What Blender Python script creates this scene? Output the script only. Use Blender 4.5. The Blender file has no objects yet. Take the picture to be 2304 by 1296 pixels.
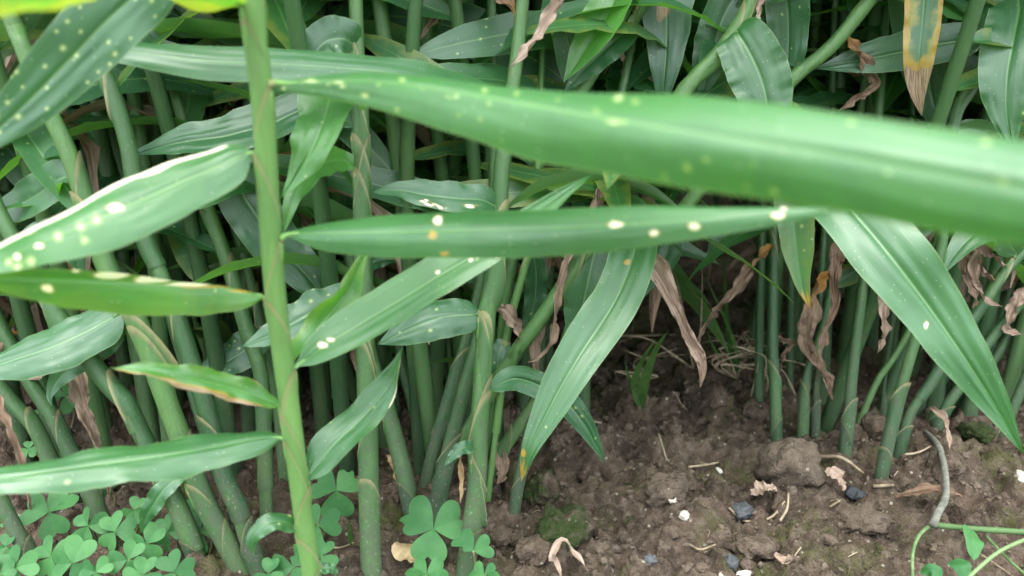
import bpy, math, random
import numpy as np
from mathutils import Vector, Matrix, Euler

random.seed(7)
RNG = np.random.default_rng(7)
scene = bpy.context.scene
COL = scene.collection

# ------------------------------------------------------------------ camera
CAM_H, PITCH, HFOV = 0.35, math.radians(20), math.radians(65)
cd = bpy.data.cameras.new('camera')
cam = bpy.data.objects.new('camera', cd)
COL.objects.link(cam)
cam.location = (0, 0, CAM_H)
cam.rotation_euler = (math.pi / 2 - PITCH, 0, 0)
cd.sensor_width = 36
cd.angle = HFOV
cd.clip_start = 0.01
cd.clip_end = 200
cd.dof.use_dof = True
cd.dof.focus_distance = 0.56
cd.dof.aperture_fstop = 6.0
scene.camera = cam

# ------------------------------------------------------------------ world, sun, exposure
SUN_EL, SUN_AZ = math.radians(72), math.radians(205)     # azimuth clockwise from +Y
world = bpy.data.worlds.new('World')
scene.world = world
world.use_nodes = True
wn = world.node_tree.nodes
wl = world.node_tree.links
bg = wn['Background']
sky = wn.new('ShaderNodeTexSky')
sky.sky_type = 'NISHITA'
sky.sun_disc = False
sky.sun_elevation = SUN_EL
sky.sun_rotation = SUN_AZ
sky.dust_density = 4.0
sky.air_density = 1.0
hs = wn.new('ShaderNodeHueSaturation')
hs.inputs['Saturation'].default_value = 0.55
wl.new(sky.outputs[0], hs.inputs['Color'])
wtc = wn.new('ShaderNodeTexCoord')
wsp = wn.new('ShaderNodeSeparateXYZ')
wl.new(wtc.outputs['Generated'], wsp.inputs[0])
wmr = wn.new('ShaderNodeMapRange')
wmr.inputs[1].default_value, wmr.inputs[2].default_value = 0.0, 1.0
wmr.inputs[3].default_value, wmr.inputs[4].default_value = 0.42, 1.0
wl.new(wsp.outputs[2], wmr.inputs[0])
wcl = wn.new('ShaderNodeVectorMath')
wcl.operation = 'SCALE'
wcl.inputs[0].default_value = (10.3, 11.2, 11.9)
wl.new(wmr.outputs[0], wcl.inputs['Scale'])
wmx = wn.new('ShaderNodeMix')
wmx.data_type = 'RGBA'
wmx.inputs[0].default_value = 0.75
wl.new(hs.outputs[0], wmx.inputs[6])
wl.new(wcl.outputs[0], wmx.inputs[7])
wl.new(wmx.outputs[2], bg.inputs['Color'])
bg.inputs['Strength'].default_value = 0.15
sd = bpy.data.lights.new('sun', 'SUN')
sd.energy = 1.2
sd.angle = math.radians(40)
sd.color = (1.0, 0.97, 0.92)
sun = bpy.data.objects.new('sun', sd)
COL.objects.link(sun)
sdir = Vector((math.sin(SUN_AZ) * math.cos(SUN_EL), math.cos(SUN_AZ) * math.cos(SUN_EL), math.sin(SUN_EL)))
sun.rotation_euler = (-sdir).to_track_quat('-Z', 'Y').to_euler()
sun.location = (0, -1, 3)

scene.view_settings.view_transform = 'Standard'
scene.view_settings.look = 'None'
scene.view_settings.exposure = 1.92
scene.view_settings.gamma = 1.0
scene.view_settings.use_curve_mapping = False
scene.render.engine = 'CYCLES'
scene.cycles.use_denoising = True
scene.cycles.max_bounces = 4
scene.cycles.diffuse_bounces = 3
scene.cycles.glossy_bounces = 2
scene.cycles.transmission_bounces = 3
scene.cycles.use_adaptive_sampling = True
scene.cycles.adaptive_threshold = 0.02
scene.cycles.transparent_max_bounces = 4

# ------------------------------------------------------------------ picture point -> place
FPX = 1152 / math.tan(HFOV / 2)
CP, SP = math.cos(PITCH), math.sin(PITCH)
CAMP = np.array([0, 0, CAM_H])


def ray(px, py):
    a, b = (px - 1152) / FPX, -(py - 648) / FPX
    return np.array([a, CP + b * SP, -SP + b * CP])


def P(px, py, Y):                       # Y in cm from the camera, on the ground
    r = ray(px, py)
    return CAMP + r * (Y * 0.01 / r[1])


def ground_Y(px, py):
    r = ray(px, py)
    return 100 * r[1] * CAM_H / -r[2]


def depth(p):
    d = np.asarray(p) - CAMP
    return d[1] * CP - d[2] * SP


def pix(p):
    d = np.asarray(p) - CAMP
    z = d[..., 1] * CP - d[..., 2] * SP
    u = d[..., 1] * SP + d[..., 2] * CP
    return np.stack([1152 + FPX * d[..., 0] / z, 648 - FPX * u / z], -1)


# ------------------------------------------------------------------ noise
def _h(i, j, s):
    n = (i.astype(np.int64) * 374761393 + j.astype(np.int64) * 668265263 + s * 974634111) & 0x7fffffff
    n = ((n ^ (n >> 13)) * 1274126177) & 0x7fffffff
    return ((n ^ (n >> 16)) & 0xffff) / 65535.0


def vnoise(x, y, s=0):
    x, y = np.asarray(x, float), np.asarray(y, float)
    i, j = np.floor(x), np.floor(y)
    fx, fy = x - i, y - j
    fx, fy = fx * fx * (3 - 2 * fx), fy * fy * (3 - 2 * fy)
    a, b, c, d = _h(i, j, s), _h(i + 1, j, s), _h(i, j + 1, s), _h(i + 1, j + 1, s)
    return (a * (1 - fx) + b * fx) * (1 - fy) + (c * (1 - fx) + d * fx) * fy


def fbm(x, y, o=4, s=0):
    t, a, n = 0, 1, 0
    for k in range(o):
        t = t + a * (vnoise(x * 2 ** k, y * 2 ** k, s + k) - 0.5)
        n += a
        a *= 0.5
    return t / n * 2


def worley(x, y, s=0):
    i, j = np.floor(x), np.floor(y)
    best = np.full(np.shape(x), 9.0)
    val = np.zeros(np.shape(x))
    for a in (-1, 0, 1):
        for b in (-1, 0, 1):
            cx, cy = i + a, j + b
            d = np.hypot(cx + _h(cx, cy, s) - x, cy + _h(cx, cy, s + 5) - y)
            m = d < best
            best = np.where(m, d, best)
            val = np.where(m, _h(cx, cy, s + 9), val)
    return best, val


def ground_z(x, y):                     # metres in, metres out
    X, Y = np.asarray(x, float) * 100, np.asarray(y, float) * 100
    wx, wy = X + 1.2 * fbm(X / 2.5, Y / 2.5, 3, 40), Y + 1.2 * fbm(X / 2.5, Y / 2.5, 3, 50)
    z = 1.3 * fbm(X / 11, Y / 11, 2, 1)
    d, v = worley(wx / 4.6, wy / 4.6, 3)
    z = z + 1.6 * v * np.clip(1.25 - 1.25 * (d / 0.78) ** 3, 0, 1)
    d, v = worley(wx / 1.9, wy / 1.9, 13)
    z = z + 0.95 * v * np.clip(1.2 - 1.2 * (d / 0.72) ** 2.5, 0, 1)
    d, v = worley(wx / 0.8, wy / 0.8, 23)
    z = z + 0.48 * v * np.sqrt(np.clip(1 - (d / 0.7) ** 2, 0, 1))
    z = z + 0.52 * fbm(X / 0.9, Y / 0.9, 4, 31)
    return (z - 1.1) * 0.01


# ------------------------------------------------------------------ materials
def new_mat(name):
    m = bpy.data.materials.new(name)
    m.use_nodes = True
    nt = m.node_tree
    nt.nodes.clear()
    out = nt.nodes.new('ShaderNodeOutputMaterial')
    return m, nt, out


class NT:
    def __init__(self, nt):
        self.nt = nt

    def n(self, t, **kw):
        nd = self.nt.nodes.new(t)
        for k, v in kw.items():
            setattr(nd, k, v)
        return nd

    def l(self, a, b):
        if isinstance(a, (int, float)):
            b.default_value = a
        elif isinstance(a, tuple):
            b.default_value = (*a, 1) if len(a) == 3 and b.type == 'RGBA' else a
        else:
            self.nt.links.new(a, b)

    def math(self, op, a, b=0.0, c=None, clamp=False):
        nd = self.n('ShaderNodeMath', operation=op, use_clamp=clamp)
        self.l(a, nd.inputs[0])
        self.l(b, nd.inputs[1])
        if c is not None:
            self.l(c, nd.inputs[2])
        return nd.outputs[0]

    def mix(self, f, a, b, mode='MIX'):
        nd = self.n('ShaderNodeMix', data_type='RGBA', blend_type=mode)
        self.l(f, nd.inputs[0])
        self.l(a, nd.inputs[6])
        self.l(b, nd.inputs[7])
        return nd.outputs[2]

    def step(self, v, lo, hi):
        nd = self.n('ShaderNodeMapRange', interpolation_type='SMOOTHSTEP')
        self.l(v, nd.inputs[0])
        self.l(lo, nd.inputs[1])
        self.l(hi, nd.inputs[2])
        return nd.outputs[0]

    def noise(self, vec, scale, detail=3, rough=0.55):
        nd = self.n('ShaderNodeTexNoise')
        if vec is not None:
            self.l(vec, nd.inputs['Vector'])
        nd.inputs['Scale'].default_value = scale
        nd.inputs['Detail'].default_value = detail
        nd.inputs['Roughness'].default_value = rough
        return nd.outputs[0]

    def voro(self, vec, scale, dim='3D'):
        nd = self.n('ShaderNodeTexVoronoi', voronoi_dimensions=dim)
        self.l(vec, nd.inputs['Vector'])
        nd.inputs['Scale'].default_value = scale
        return nd.outputs['Distance'], nd.outputs['Color']

    def uv(self, name):
        return self.n('ShaderNodeUVMap', uv_map=name).outputs[0]

    def sep(self, v):
        nd = self.n('ShaderNodeSeparateXYZ')
        self.l(v, nd.inputs[0])
        return nd.outputs

    def comb(self, x, y, z):
        nd = self.n('ShaderNodeCombineXYZ')
        for k, v in enumerate((x, y, z)):
            self.l(v, nd.inputs[k])
        return nd.outputs[0]


def leaf_material():
    m, nt, out = new_mat('ginger_leaf')
    g = NT(nt)
    oi = g.n('ShaderNodeObjectInfo')
    oc = g.n('ShaderNodeSeparateColor')
    g.l(oi.outputs['Color'], oc.inputs[0])
    tint, spot, yel = oc.outputs[0], oc.outputs[1], oc.outputs[2]
    rnd = oi.outputs['Random']
    st = g.sep(g.uv('st'))
    cm = g.sep(g.uv('cm'))
    s_abs = g.math('ABSOLUTE', st[0])
    rz = g.math('MULTIPLY', rnd, 57.0)
    pcm = g.comb(cm[0], cm[1], rz)
    pstreak = g.comb(g.math('MULTIPLY', cm[0], 7.0), g.math('MULTIPLY', cm[1], 0.35), rz)
    base = g.mix(tint, (0.024, 0.105, 0.042), (0.078, 0.248, 0.040))
    streak = g.noise(pstreak, 1.0, 4)
    base = g.mix(g.math('MULTIPLY', g.step(streak, 0.4, 0.7), 0.42), base, (0.050, 0.16, 0.050))
    blot = g.noise(pcm, 0.45, 3)
    base = g.mix(g.math('MULTIPLY', g.step(blot, 0.45, 0.72), 0.3), base, (0.020, 0.080, 0.036))
    # midrib, broad at the base and fading towards the tip
    ribw = g.math('MULTIPLY_ADD', st[1], -0.05, 0.085)
    rib = g.math('SUBTRACT', 1.0, g.step(s_abs, 0.0, ribw))
    base = g.mix(g.math('MULTIPLY', rib, 0.7), base, (0.16, 0.30, 0.115))
    # pale margin line
    marg = g.step(s_abs, 0.955, 1.0)
    base = g.mix(g.math('MULTIPLY', marg, 0.45), base, (0.25, 0.36, 0.14))
    # yellowing from the margins
    yn = g.math('ADD', g.noise(pcm, 0.8, 3), g.math('MULTIPLY', s_abs, 0.45))
    yf = g.math('MULTIPLY', g.step(yn, 0.6, 0.95), yel)
    base = g.mix(yf, base, (0.36, 0.30, 0.03))
    # feeding spots
    p2 = g.comb(g.math('ADD', cm[0], rz), g.math('MULTIPLY_ADD', rz, 1.7, g.math('MULTIPLY', cm[1], 0.8)), 0.0)
    vd, vc = g.voro(p2, 1.7, '2D')
    vs = g.n('ShaderNodeSeparateColor')
    g.l(vc, vs.inputs[0])
    on = g.math('LESS_THAN', vs.outputs[0], g.math('MULTIPLY', spot, 0.4))
    rad = g.math('MULTIPLY_ADD', vs.outputs[1], 0.11, 0.06)
    core = g.math('MULTIPLY', g.math('SUBTRACT', 1.0, g.step(vd, g.math('MULTIPLY', rad, 0.55), g.math('MULTIPLY', rad, 1.1))), on)
    halo = g.math('MULTIPLY', g.math('SUBTRACT', 1.0, g.step(vd, rad, g.math('MULTIPLY', rad, 2.2))), on)
    base = g.mix(g.math('MULTIPLY', halo, 0.5), base, (0.24, 0.36, 0.10))
    base = g.mix(g.math('MULTIPLY', core, 0.55), base, (0.50, 0.55, 0.30))
    # fine dust
    dd, dc = g.voro(p2, 3.6, '2D')
    ds = g.n('ShaderNodeSeparateColor')
    g.l(dc, ds.inputs[0])
    don = g.math('LESS_THAN', ds.outputs[0], 0.07)
    dust = g.math('MULTIPLY', g.math('SUBTRACT', 1.0, g.step(dd, 0.05, 0.13)), don)
    base = g.mix(g.math('MULTIPLY', dust, 0.55), base, (0.5, 0.52, 0.42))
    # hand-set lesions and dried margins stored on the leaf
    at = g.n('ShaderNodeAttribute', attribute_name='mark')
    ms = g.n('ShaderNodeSeparateColor')
    g.l(at.outputs['Color'], ms.inputs[0])
    fray = g.math('MULTIPLY_ADD', g.noise(pstreak, 2.2, 4), 0.8, -0.4)
    mo = g.step(g.math('ADD', ms.outputs[1], g.math('MULTIPLY', fray, ms.outputs[1])), 0.15, 0.75)
    mb = g.step(g.math('ADD', ms.outputs[2], g.math('MULTIPLY', fray, ms.outputs[2])), 0.3, 0.7)
    mw = g.step(g.math('ADD', ms.outputs[0], g.math('MULTIPLY', fray, g.math('MULTIPLY', ms.outputs[0], 0.6))), 0.35, 0.65)
    base = g.mix(g.math('MULTIPLY', mo, 0.9), base, (0.42, 0.26, 0.035))
    drycol = g.mix(g.step(g.noise(pstreak, 3.0, 4), 0.35, 0.65), (0.20, 0.115, 0.065), (0.42, 0.30, 0.20))
    base = g.mix(mb, base, drycol)
    base = g.mix(mw, base, (0.80, 0.72, 0.58))
    sa = g.math('ADD', at.outputs['Alpha'], g.math('MULTIPLY', g.math('MULTIPLY', fray, 0.7), at.outputs['Alpha']))
    base = g.mix(g.math('MULTIPLY', g.step(sa, 0.05, 0.9), 0.55), base, (0.30, 0.42, 0.11))
    base = g.mix(g.math('MULTIPLY', g.step(sa, 0.62, 1.05), 0.6), base, (0.56, 0.60, 0.40))
    dry = g.math('MAXIMUM', mb, mw)
    # paler, duller lower face of the blade
    geo = g.n('ShaderNodeNewGeometry')
    under = g.mix(g.math('MULTIPLY', geo.outputs['Backfacing'], 0.45), base, (0.13, 0.27, 0.09))
    bump = g.n('ShaderNodeBump')
    bump.inputs['Strength'].default_value = 0.13
    bump.inputs['Distance'].default_value = 0.0012
    vein = g.math('SINE', g.math('MULTIPLY_ADD', s_abs, 62.0, g.math('MULTIPLY', cm[1], -1.8)))
    hgt = g.math('MULTIPLY_ADD', vein, 0.05, g.math('ADD', streak, g.math('MULTIPLY', blot, 1.3)))
    g.l(hgt, bump.inputs['Height'])
    pb = g.n('ShaderNodeBsdfPrincipled')
    g.l(under, pb.inputs['Base Color'])
    g.l(g.math('ADD', g.math('MULTIPLY_ADD', blot, 0.24, 0.32), g.math('MULTIPLY', dry, 0.35)), pb.inputs['Roughness'])
    pb.inputs['Specular IOR Level'].default_value = 1.0
    pb.inputs['Coat Weight'].default_value = 0.15
    pb.inputs['Coat Roughness'].default_value = 0.38
    g.l(bump.outputs[0], pb.inputs['Normal'])
    tr = g.n('ShaderNodeBsdfTranslucent')
    g.l(g.mix(1.0, under, (2.4, 2.7, 0.6), 'MULTIPLY'), tr.inputs['Color'])
    mx = g.n('ShaderNodeMixShader')
    mx.inputs[0].default_value = 0.30
    g.l(pb.outputs[0], mx.inputs[1])
    g.l(tr.outputs[0], mx.inputs[2])
    g.l(mx.outputs[0], out.inputs[0])
    return m


def dry_material():
    m, nt, out = new_mat('dried_leaf')
    g = NT(nt)
    oi = g.n('ShaderNodeObjectInfo')
    oc = g.n('ShaderNodeSeparateColor')
    g.l(oi.outputs['Color'], oc.inputs[0])
    cm = g.sep(g.uv('cm'))
    st = g.sep(g.uv('st'))
    rz = g.math('MULTIPLY', oi.outputs['Random'], 57.0)
    ps = g.comb(g.math('MULTIPLY', cm[0], 9.0), g.math('MULTIPLY', cm[1], 0.5), rz)
    pc = g.comb(cm[0], cm[1], rz)
    a = g.mix(oc.outputs[0], (0.090, 0.052, 0.032), (0.30, 0.205, 0.150))
    b = g.mix(oc.outputs[0], (0.27, 0.175, 0.115), (0.54, 0.42, 0.34))
    c = g.mix(g.step(g.noise(ps, 1.0, 5, 0.65), 0.3, 0.7), a, b)
    c = g.mix(g.math('MULTIPLY', g.step(g.noise(pc, 1.6, 4), 0.58, 0.72), 0.7), c, (0.055, 0.035, 0.025))
    # still green or orange where it leaves the stem
    t = g.math('MULTIPLY', g.math('SUBTRACT', 1.0, g.step(g.math('ADD', st[1], g.math('MULTIPLY', g.noise(pc, 1.0, 3), 0.2)), 0.1, 0.5)), oc.outputs[1])
    c = g.mix(t, c, (0.40, 0.19, 0.03))
    bump = g.n('ShaderNodeBump')
    bump.inputs['Strength'].default_value = 0.7
    bump.inputs['Distance'].default_value = 0.0015
    g.l(g.noise(ps, 1.5, 4), bump.inputs['Height'])
    pb = g.n('ShaderNodeBsdfPrincipled')
    g.l(c, pb.inputs['Base Color'])
    pb.inputs['Roughness'].default_value = 0.75
    pb.inputs['Specular IOR Level'].default_value = 0.25
    g.l(bump.outputs[0], pb.inputs['Normal'])
    tr = g.n('ShaderNodeBsdfTranslucent')
    g.l(c, tr.inputs['Color'])
    mx = g.n('ShaderNodeMixShader')
    mx.inputs[0].default_value = 0.2
    g.l(pb.outputs[0], mx.inputs[1])
    g.l(tr.outputs[0], mx.inputs[2])
    g.l(mx.outputs[0], out.inputs[0])
    return m


def stem_material():
    m, nt, out = new_mat('ginger_stem')
    g = NT(nt)
    oi = g.n('ShaderNodeObjectInfo')
    oc = g.n('ShaderNodeSeparateColor')
    g.l(oi.outputs['Color'], oc.inputs[0])
    tint, dirt, brown = oc.outputs
    cm = g.sep(g.uv('cm'))
    st = g.sep(g.uv('st'))
    rz = g.math('MULTIPLY', oi.outputs['Random'], 57.0)
    tc = g.sep(g.n('ShaderNodeTexCoord').outputs['Object'])
    ox, oy, oz = (g.math('MULTIPLY_ADD', q, 100.0, rz) for q in tc)
    pc = g.comb(ox, oy, g.math('MULTIPLY', oz, 0.55))
    ps = g.comb(g.math('MULTIPLY', ox, 5.0), g.math('MULTIPLY', oy, 5.0), g.math('MULTIPLY', oz, 0.22))
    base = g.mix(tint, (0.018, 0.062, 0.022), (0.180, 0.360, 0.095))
    up = g.step(cm[1], 4.0, 34.0)
    base = g.mix(g.math('MULTIPLY', up, 0.30), base, (0.085, 0.180, 0.050))
    streak = g.noise(ps, 1.0, 4)
    base = g.mix(g.math('MULTIPLY', g.step(streak, 0.35, 0.7), g.math('SUBTRACT', 0.4, g.math('MULTIPLY', tint, 0.3))), base, (0.045, 0.105, 0.042))
    base = g.mix(g.math('MULTIPLY', g.step(g.noise(pc, 0.5, 3), 0.5, 0.72), 0.3), base, (0.12, 0.19, 0.06))
    # rust at sheath rims (st.y = 1) and scars
    rim = g.math('MULTIPLY', g.step(st[1], 0.93, 1.0), brown)
    base = g.mix(g.math('MULTIPLY', rim, 0.7), base, (0.30, 0.24, 0.13))
    scar = g.step(g.noise(pc, 0.55, 4, 0.6), 0.68, 0.76)
    base = g.mix(g.math('MULTIPLY', scar, 0.4), base, (0.26, 0.19, 0.10))
    # soil splash, thick near the ground
    low = g.math('SUBTRACT', 1.0, g.step(cm[1], 0.0, 17.0))
    sp = g.step(g.math('ADD', g.noise(pc, 2.2, 5, 0.7), g.math('MULTIPLY', low, 0.20)), 0.50, 0.74)
    base = g.mix(g.math('MULTIPLY', g.math('MULTIPLY', sp, dirt), 0.5), base, (0.080, 0.075, 0.060))
    fk = g.comb(g.math('MULTIPLY', ox, 9.0), g.math('MULTIPLY', oy, 9.0), g.math('MULTIPLY', oz, 4.0))
    fl = g.math('MULTIPLY', g.step(g.math('ADD', g.noise(fk, 1.0, 2, 0.5), g.math('MULTIPLY', low, 0.06)), 0.70, 0.77), dirt)
    base = g.mix(g.math('MULTIPLY', fl, 0.6), base, (0.36, 0.35, 0.28))
    bump = g.n('ShaderNodeBump')
    bump.inputs['Strength'].default_value = 0.5
    bump.inputs['Distance'].default_value = 0.001
    g.l(g.math('ADD', streak, g.math('MULTIPLY', fl, 0.5)), bump.inputs['Height'])
    pb = g.n('ShaderNodeBsdfPrincipled')
    g.l(base, pb.inputs['Base Color'])
    g.l(g.math('MULTIPLY_ADD', g.math('MULTIPLY', sp, dirt), 0.3, 0.42), pb.inputs['Roughness'])
    pb.inputs['Specular IOR Level'].default_value = 0.4
    pb.inputs['Subsurface Weight'].default_value = 0.0
    g.l(bump.outputs[0], pb.inputs['Normal'])
    g.l(pb.outputs[0], out.inputs[0])
    return m


def soil_material(name, moss=0.5, pale=0.0):
    m, nt, out = new_mat(name)
    g = NT(nt)
    geo = g.n('ShaderNodeNewGeometry')
    pos = geo.outputs['Position']
    oi = g.n('ShaderNodeObjectInfo')
    n1 = g.noise(pos, 22, 5, 0.6)
    n2 = g.noise(pos, 130, 5, 0.65)
    n3 = g.noise(pos, 600, 3, 0.6)
    c = g.mix(g.step(n1, 0.3, 0.7), (0.036, 0.025, 0.018), (0.140, 0.100, 0.072))
    c = g.mix(g.math('MULTIPLY', g.step(n2, 0.42, 0.68), 0.6), c, (0.215, 0.165, 0.128))
    c = g.mix(g.math('MULTIPLY', g.step(n3, 0.5, 0.75), 0.4), c, (0.030, 0.022, 0.017))
    if pale:
        c = g.mix(pale, c, (0.25, 0.195, 0.148))
    # bits of grit
    vd, vc = g.voro(pos, 260)
    vs = g.n('ShaderNodeSeparateColor')
    g.l(vc, vs.inputs[0])
    on = g.math('LESS_THAN', vs.outputs[0], 0.05)
    c = g.mix(g.math('MULTIPLY', g.math('MULTIPLY', g.math('SUBTRACT', 1.0, g.step(vd, 0.2, 0.4)), on), 0.8), c, (0.42, 0.38, 0.31))
    # moss film
    mn = g.math('ADD', g.math('MULTIPLY', g.noise(pos, 17, 4, 0.6), 0.75), g.math('MULTIPLY', g.noise(pos, 160, 3), 0.25))
    mf = g.step(mn, 0.62 - 0.16 * moss, 0.74 - 0.16 * moss)
    mc = g.mix(g.noise(pos, 420, 3), (0.008, 0.024, 0.006) if moss > 1 else (0.016, 0.034, 0.009), (0.048, 0.080, 0.016) if moss > 1 else (0.105, 0.115, 0.024))
    c = g.mix(g.math('MULTIPLY', mf, 0.9 if moss > 1 else 0.62), c, mc)
    bump = g.n('ShaderNodeBump')
    bump.inputs['Strength'].default_value = 0.9
    bump.inputs['Distance'].default_value = 0.008
    g.l(g.math('ADD', n2, g.math('MULTIPLY', n3, 0.5)), bump.inputs['Height'])
    pb = g.n('ShaderNodeBsdfPrincipled')
    g.l(c, pb.inputs['Base Color'])
    pb.inputs['Roughness'].default_value = 0.92
    pb.inputs['Specular IOR Level'].default_value = 0.2
    g.l(bump.outputs[0], pb.inputs['Normal'])
    g.l(pb.outputs[0], out.inputs[0])
    return m


def simple_material(name, c1, c2, scale=120, rough=0.6, transl=0.0, bump=0.4, spec=0.3, tr_col=None):
    m, nt, out = new_mat(name)
    g = NT(nt)
    tc = g.n('ShaderNodeTexCoord')
    oi = g.n('ShaderNodeObjectInfo')
    v = g.n('ShaderNodeVectorMath', operation='ADD')
    g.l(tc.outputs['Object'], v.inputs[0])
    g.l(g.comb(oi.outputs['Random'], oi.outputs['Random'], 0.0), v.inputs[1])
    n = g.noise(v.outputs[0], scale, 5, 0.62)
    c = g.mix(g.step(g.math('ADD', n, g.math('MULTIPLY_ADD', oi.outputs['Random'], 0.4, -0.2)), 0.3, 0.7), c1, c2)
    b = g.n('ShaderNodeBump')
    b.inputs['Strength'].default_value = bump
    b.inputs['Distance'].default_value = 0.0015
    g.l(n, b.inputs['Height'])
    pb = g.n('ShaderNodeBsdfPrincipled')
    g.l(c, pb.inputs['Base Color'])
    pb.inputs['Roughness'].default_value = rough
    pb.inputs['Specular IOR Level'].default_value = spec
    g.l(b.outputs[0], pb.inputs['Normal'])
    if transl:
        tr = g.n('ShaderNodeBsdfTranslucent')
        g.l(g.mix(1.0, c, tr_col or (1.8, 2.0, 0.8), 'MULTIPLY'), tr.inputs['Color'])
        mx = g.n('ShaderNodeMixShader')
        mx.inputs[0].default_value = transl
        g.l(pb.outputs[0], mx.inputs[1])
        g.l(tr.outputs[0], mx.inputs[2])
        g.l(mx.outputs[0], out.inputs[0])
    else:
        g.l(pb.outputs[0], out.inputs[0])
    return m


M_LEAF = leaf_material()
M_DRY = dry_material()
M_STEM = stem_material()
M_SOIL = soil_material('soil', 0.72)
M_CLOD = soil_material('soil_clod', 0.0, 0.12)
M_CLODPALE = soil_material('pale_clod', 0.1, 0.45)
M_MOSSY = soil_material('mossy_clod', 1.35)
M_MOSSLITE = soil_material('part_mossy_clod', 0.62, 0.3)
M_SLATE = simple_material('slate_stone', (0.040, 0.045, 0.050), (0.105, 0.110, 0.115), 200, 0.6)
M_PALE = simple_material('pale_stone', (0.42, 0.36, 0.30), (0.66, 0.62, 0.56), 260, 0.7)
M_SORREL = simple_material('sorrel_leaf', (0.035, 0.135, 0.040), (0.070, 0.210, 0.065), 90, 0.55, 0.28, 0.25, 0.35)
M_STALK = simple_material('sorrel_stalk', (0.12, 0.18, 0.06), (0.26, 0.24, 0.12), 120, 0.6)
M_STRAW = simple_material('straw', (0.16, 0.115, 0.07), (0.36, 0.29, 0.20), 180, 0.75)
M_GRASS = simple_material('grass_blade', (0.03, 0.085, 0.02), (0.085, 0.17, 0.045), 90, 0.5, 0.25)
M_VINE = simple_material('vine_stem', (0.075, 0.140, 0.050), (0.16, 0.235, 0.10), 140, 0.6)
M_VINEGREY = simple_material('vine_grey', (0.10, 0.10, 0.085), (0.22, 0.215, 0.18), 220, 0.8)
M_HUSK = simple_material('pale_husk', (0.40, 0.26, 0.13), (0.62, 0.47, 0.28), 160, 0.7, 0.15, tr_col=(1, .9, .7))


# ------------------------------------------------------------------ mesh helpers
def mesh_obj(name, verts, faces, mat, parent=None, smooth=True, cm=None, st=None, mark=None, origin=None):
    v = np.asarray(verts, float)
    if origin is not None:
        v = v - np.asarray(origin)
    me = bpy.data.meshes.new(name)
    me.from_pydata(v.tolist(), [], [tuple(int(q) for q in f) for f in faces])
    me.materials.append(mat)
    if smooth:
        me.polygons.foreach_set('use_smooth', np.ones(len(me.polygons), bool))
    if cm is not None:
        li = np.empty(len(me.loops), np.int32)
        me.loops.foreach_get('vertex_index', li)
        for nm, arr in (('cm', cm), ('st', st)):
            ul = me.uv_layers.new(name=nm)
            ul.data.foreach_set('uv', np.asarray(arr, np.float32)[li].ravel())
    if mark is not None:
        a = me.color_attributes.new('mark', 'FLOAT_COLOR', 'POINT')
        a.data.foreach_set('color', np.asarray(mark, np.float32).ravel())
    me.update()
    o = bpy.data.objects.new(name, me)
    COL.objects.link(o)
    if parent is not None:
        o.parent = parent
    elif origin is not None:
        o.location = origin
    return o


def tag(o, label, cat, group=None, kind=None):
    o['label'] = label
    o['category'] = cat
    if group:
        o['group'] = group
    if kind:
        o['kind'] = kind
    return o


def thing(name, loc, label, cat, group=None):
    o = bpy.data.objects.new(name, None)
    o.empty_display_size = 0.01
    COL.objects.link(o)
    o.location = [float(q) for q in loc]
    return tag(o, label, cat, group)


def catmull(pts, n):
    """resample a polyline as a smooth curve with n points evenly spaced"""
    p = np.asarray(pts, float)
    if len(p) == 2:
        t = np.linspace(0, 1, n)[:, None]
        return p[0] * (1 - t) + p[1] * t
    q = np.vstack([2 * p[0] - p[1], p, 2 * p[-1] - p[-2]])
    out = []
    for i in range(1, len(q) - 2):
        t = np.linspace(0, 1, 24, endpoint=False)[:, None]
        a, b, c, d = q[i - 1], q[i], q[i + 1], q[i + 2]
        out.append(0.5 * (2 * b + (c - a) * t + (2 * a - 5 * b + 4 * c - d) * t ** 2 + (3 * b - a - 3 * c + d) * t ** 3))
    out.append(p[-1:])
    o = np.vstack(out)
    L = np.r_[0, np.cumsum(np.linalg.norm(np.diff(o[:, :3], axis=0), axis=1))]
    s = np.linspace(0, L[-1], n)
    return np.stack([np.interp(s, L, o[:, k]) for k in range(o.shape[1])], 1)


def tangents(p):
    t = np.gradient(p, axis=0)
    return t / np.maximum(np.linalg.norm(t, axis=1, keepdims=True), 1e-9)


def unit(v):
    return v / np.maximum(np.linalg.norm(v, axis=-1, keepdims=True), 1e-9)


PROF = np.array([[0, .10], [.025, .14], [.06, .44], [.12, .72], [.22, .93], [.38, 1], [.54, .96], [.70, .78], [.83, .50], [.93, .23], [1, 0.0]])
PROF_OVAL = np.array([[0, .08], [.025, .14], [.06, .56], [.14, .86], [.32, 1], [.5, 1], [.66, .86], [.8, .6], [.92, .28], [1, 0.0]])
PROF_DRY = np.array([[0, .3], [.1, .55], [.25, .8], [.4, 1], [.55, .75], [.68, .5], [.76, .75], [.88, .5], [1, 0.05]])
PROF_LONG = np.array([[0, .14], [.03, .20], [.07, .34], [.135, .50], [.22, .68], [.32, .88], [.41, 1], [.57, .96], [.72, .85], [.83, .82], [.91, .55], [.96, .28], [1, 0.0]])
PROF_TAPER = np.array([[0, .8], [.15, 1], [.4, .95], [.6, .7], [.8, .4], [.92, .2], [1, 0.0]])


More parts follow.
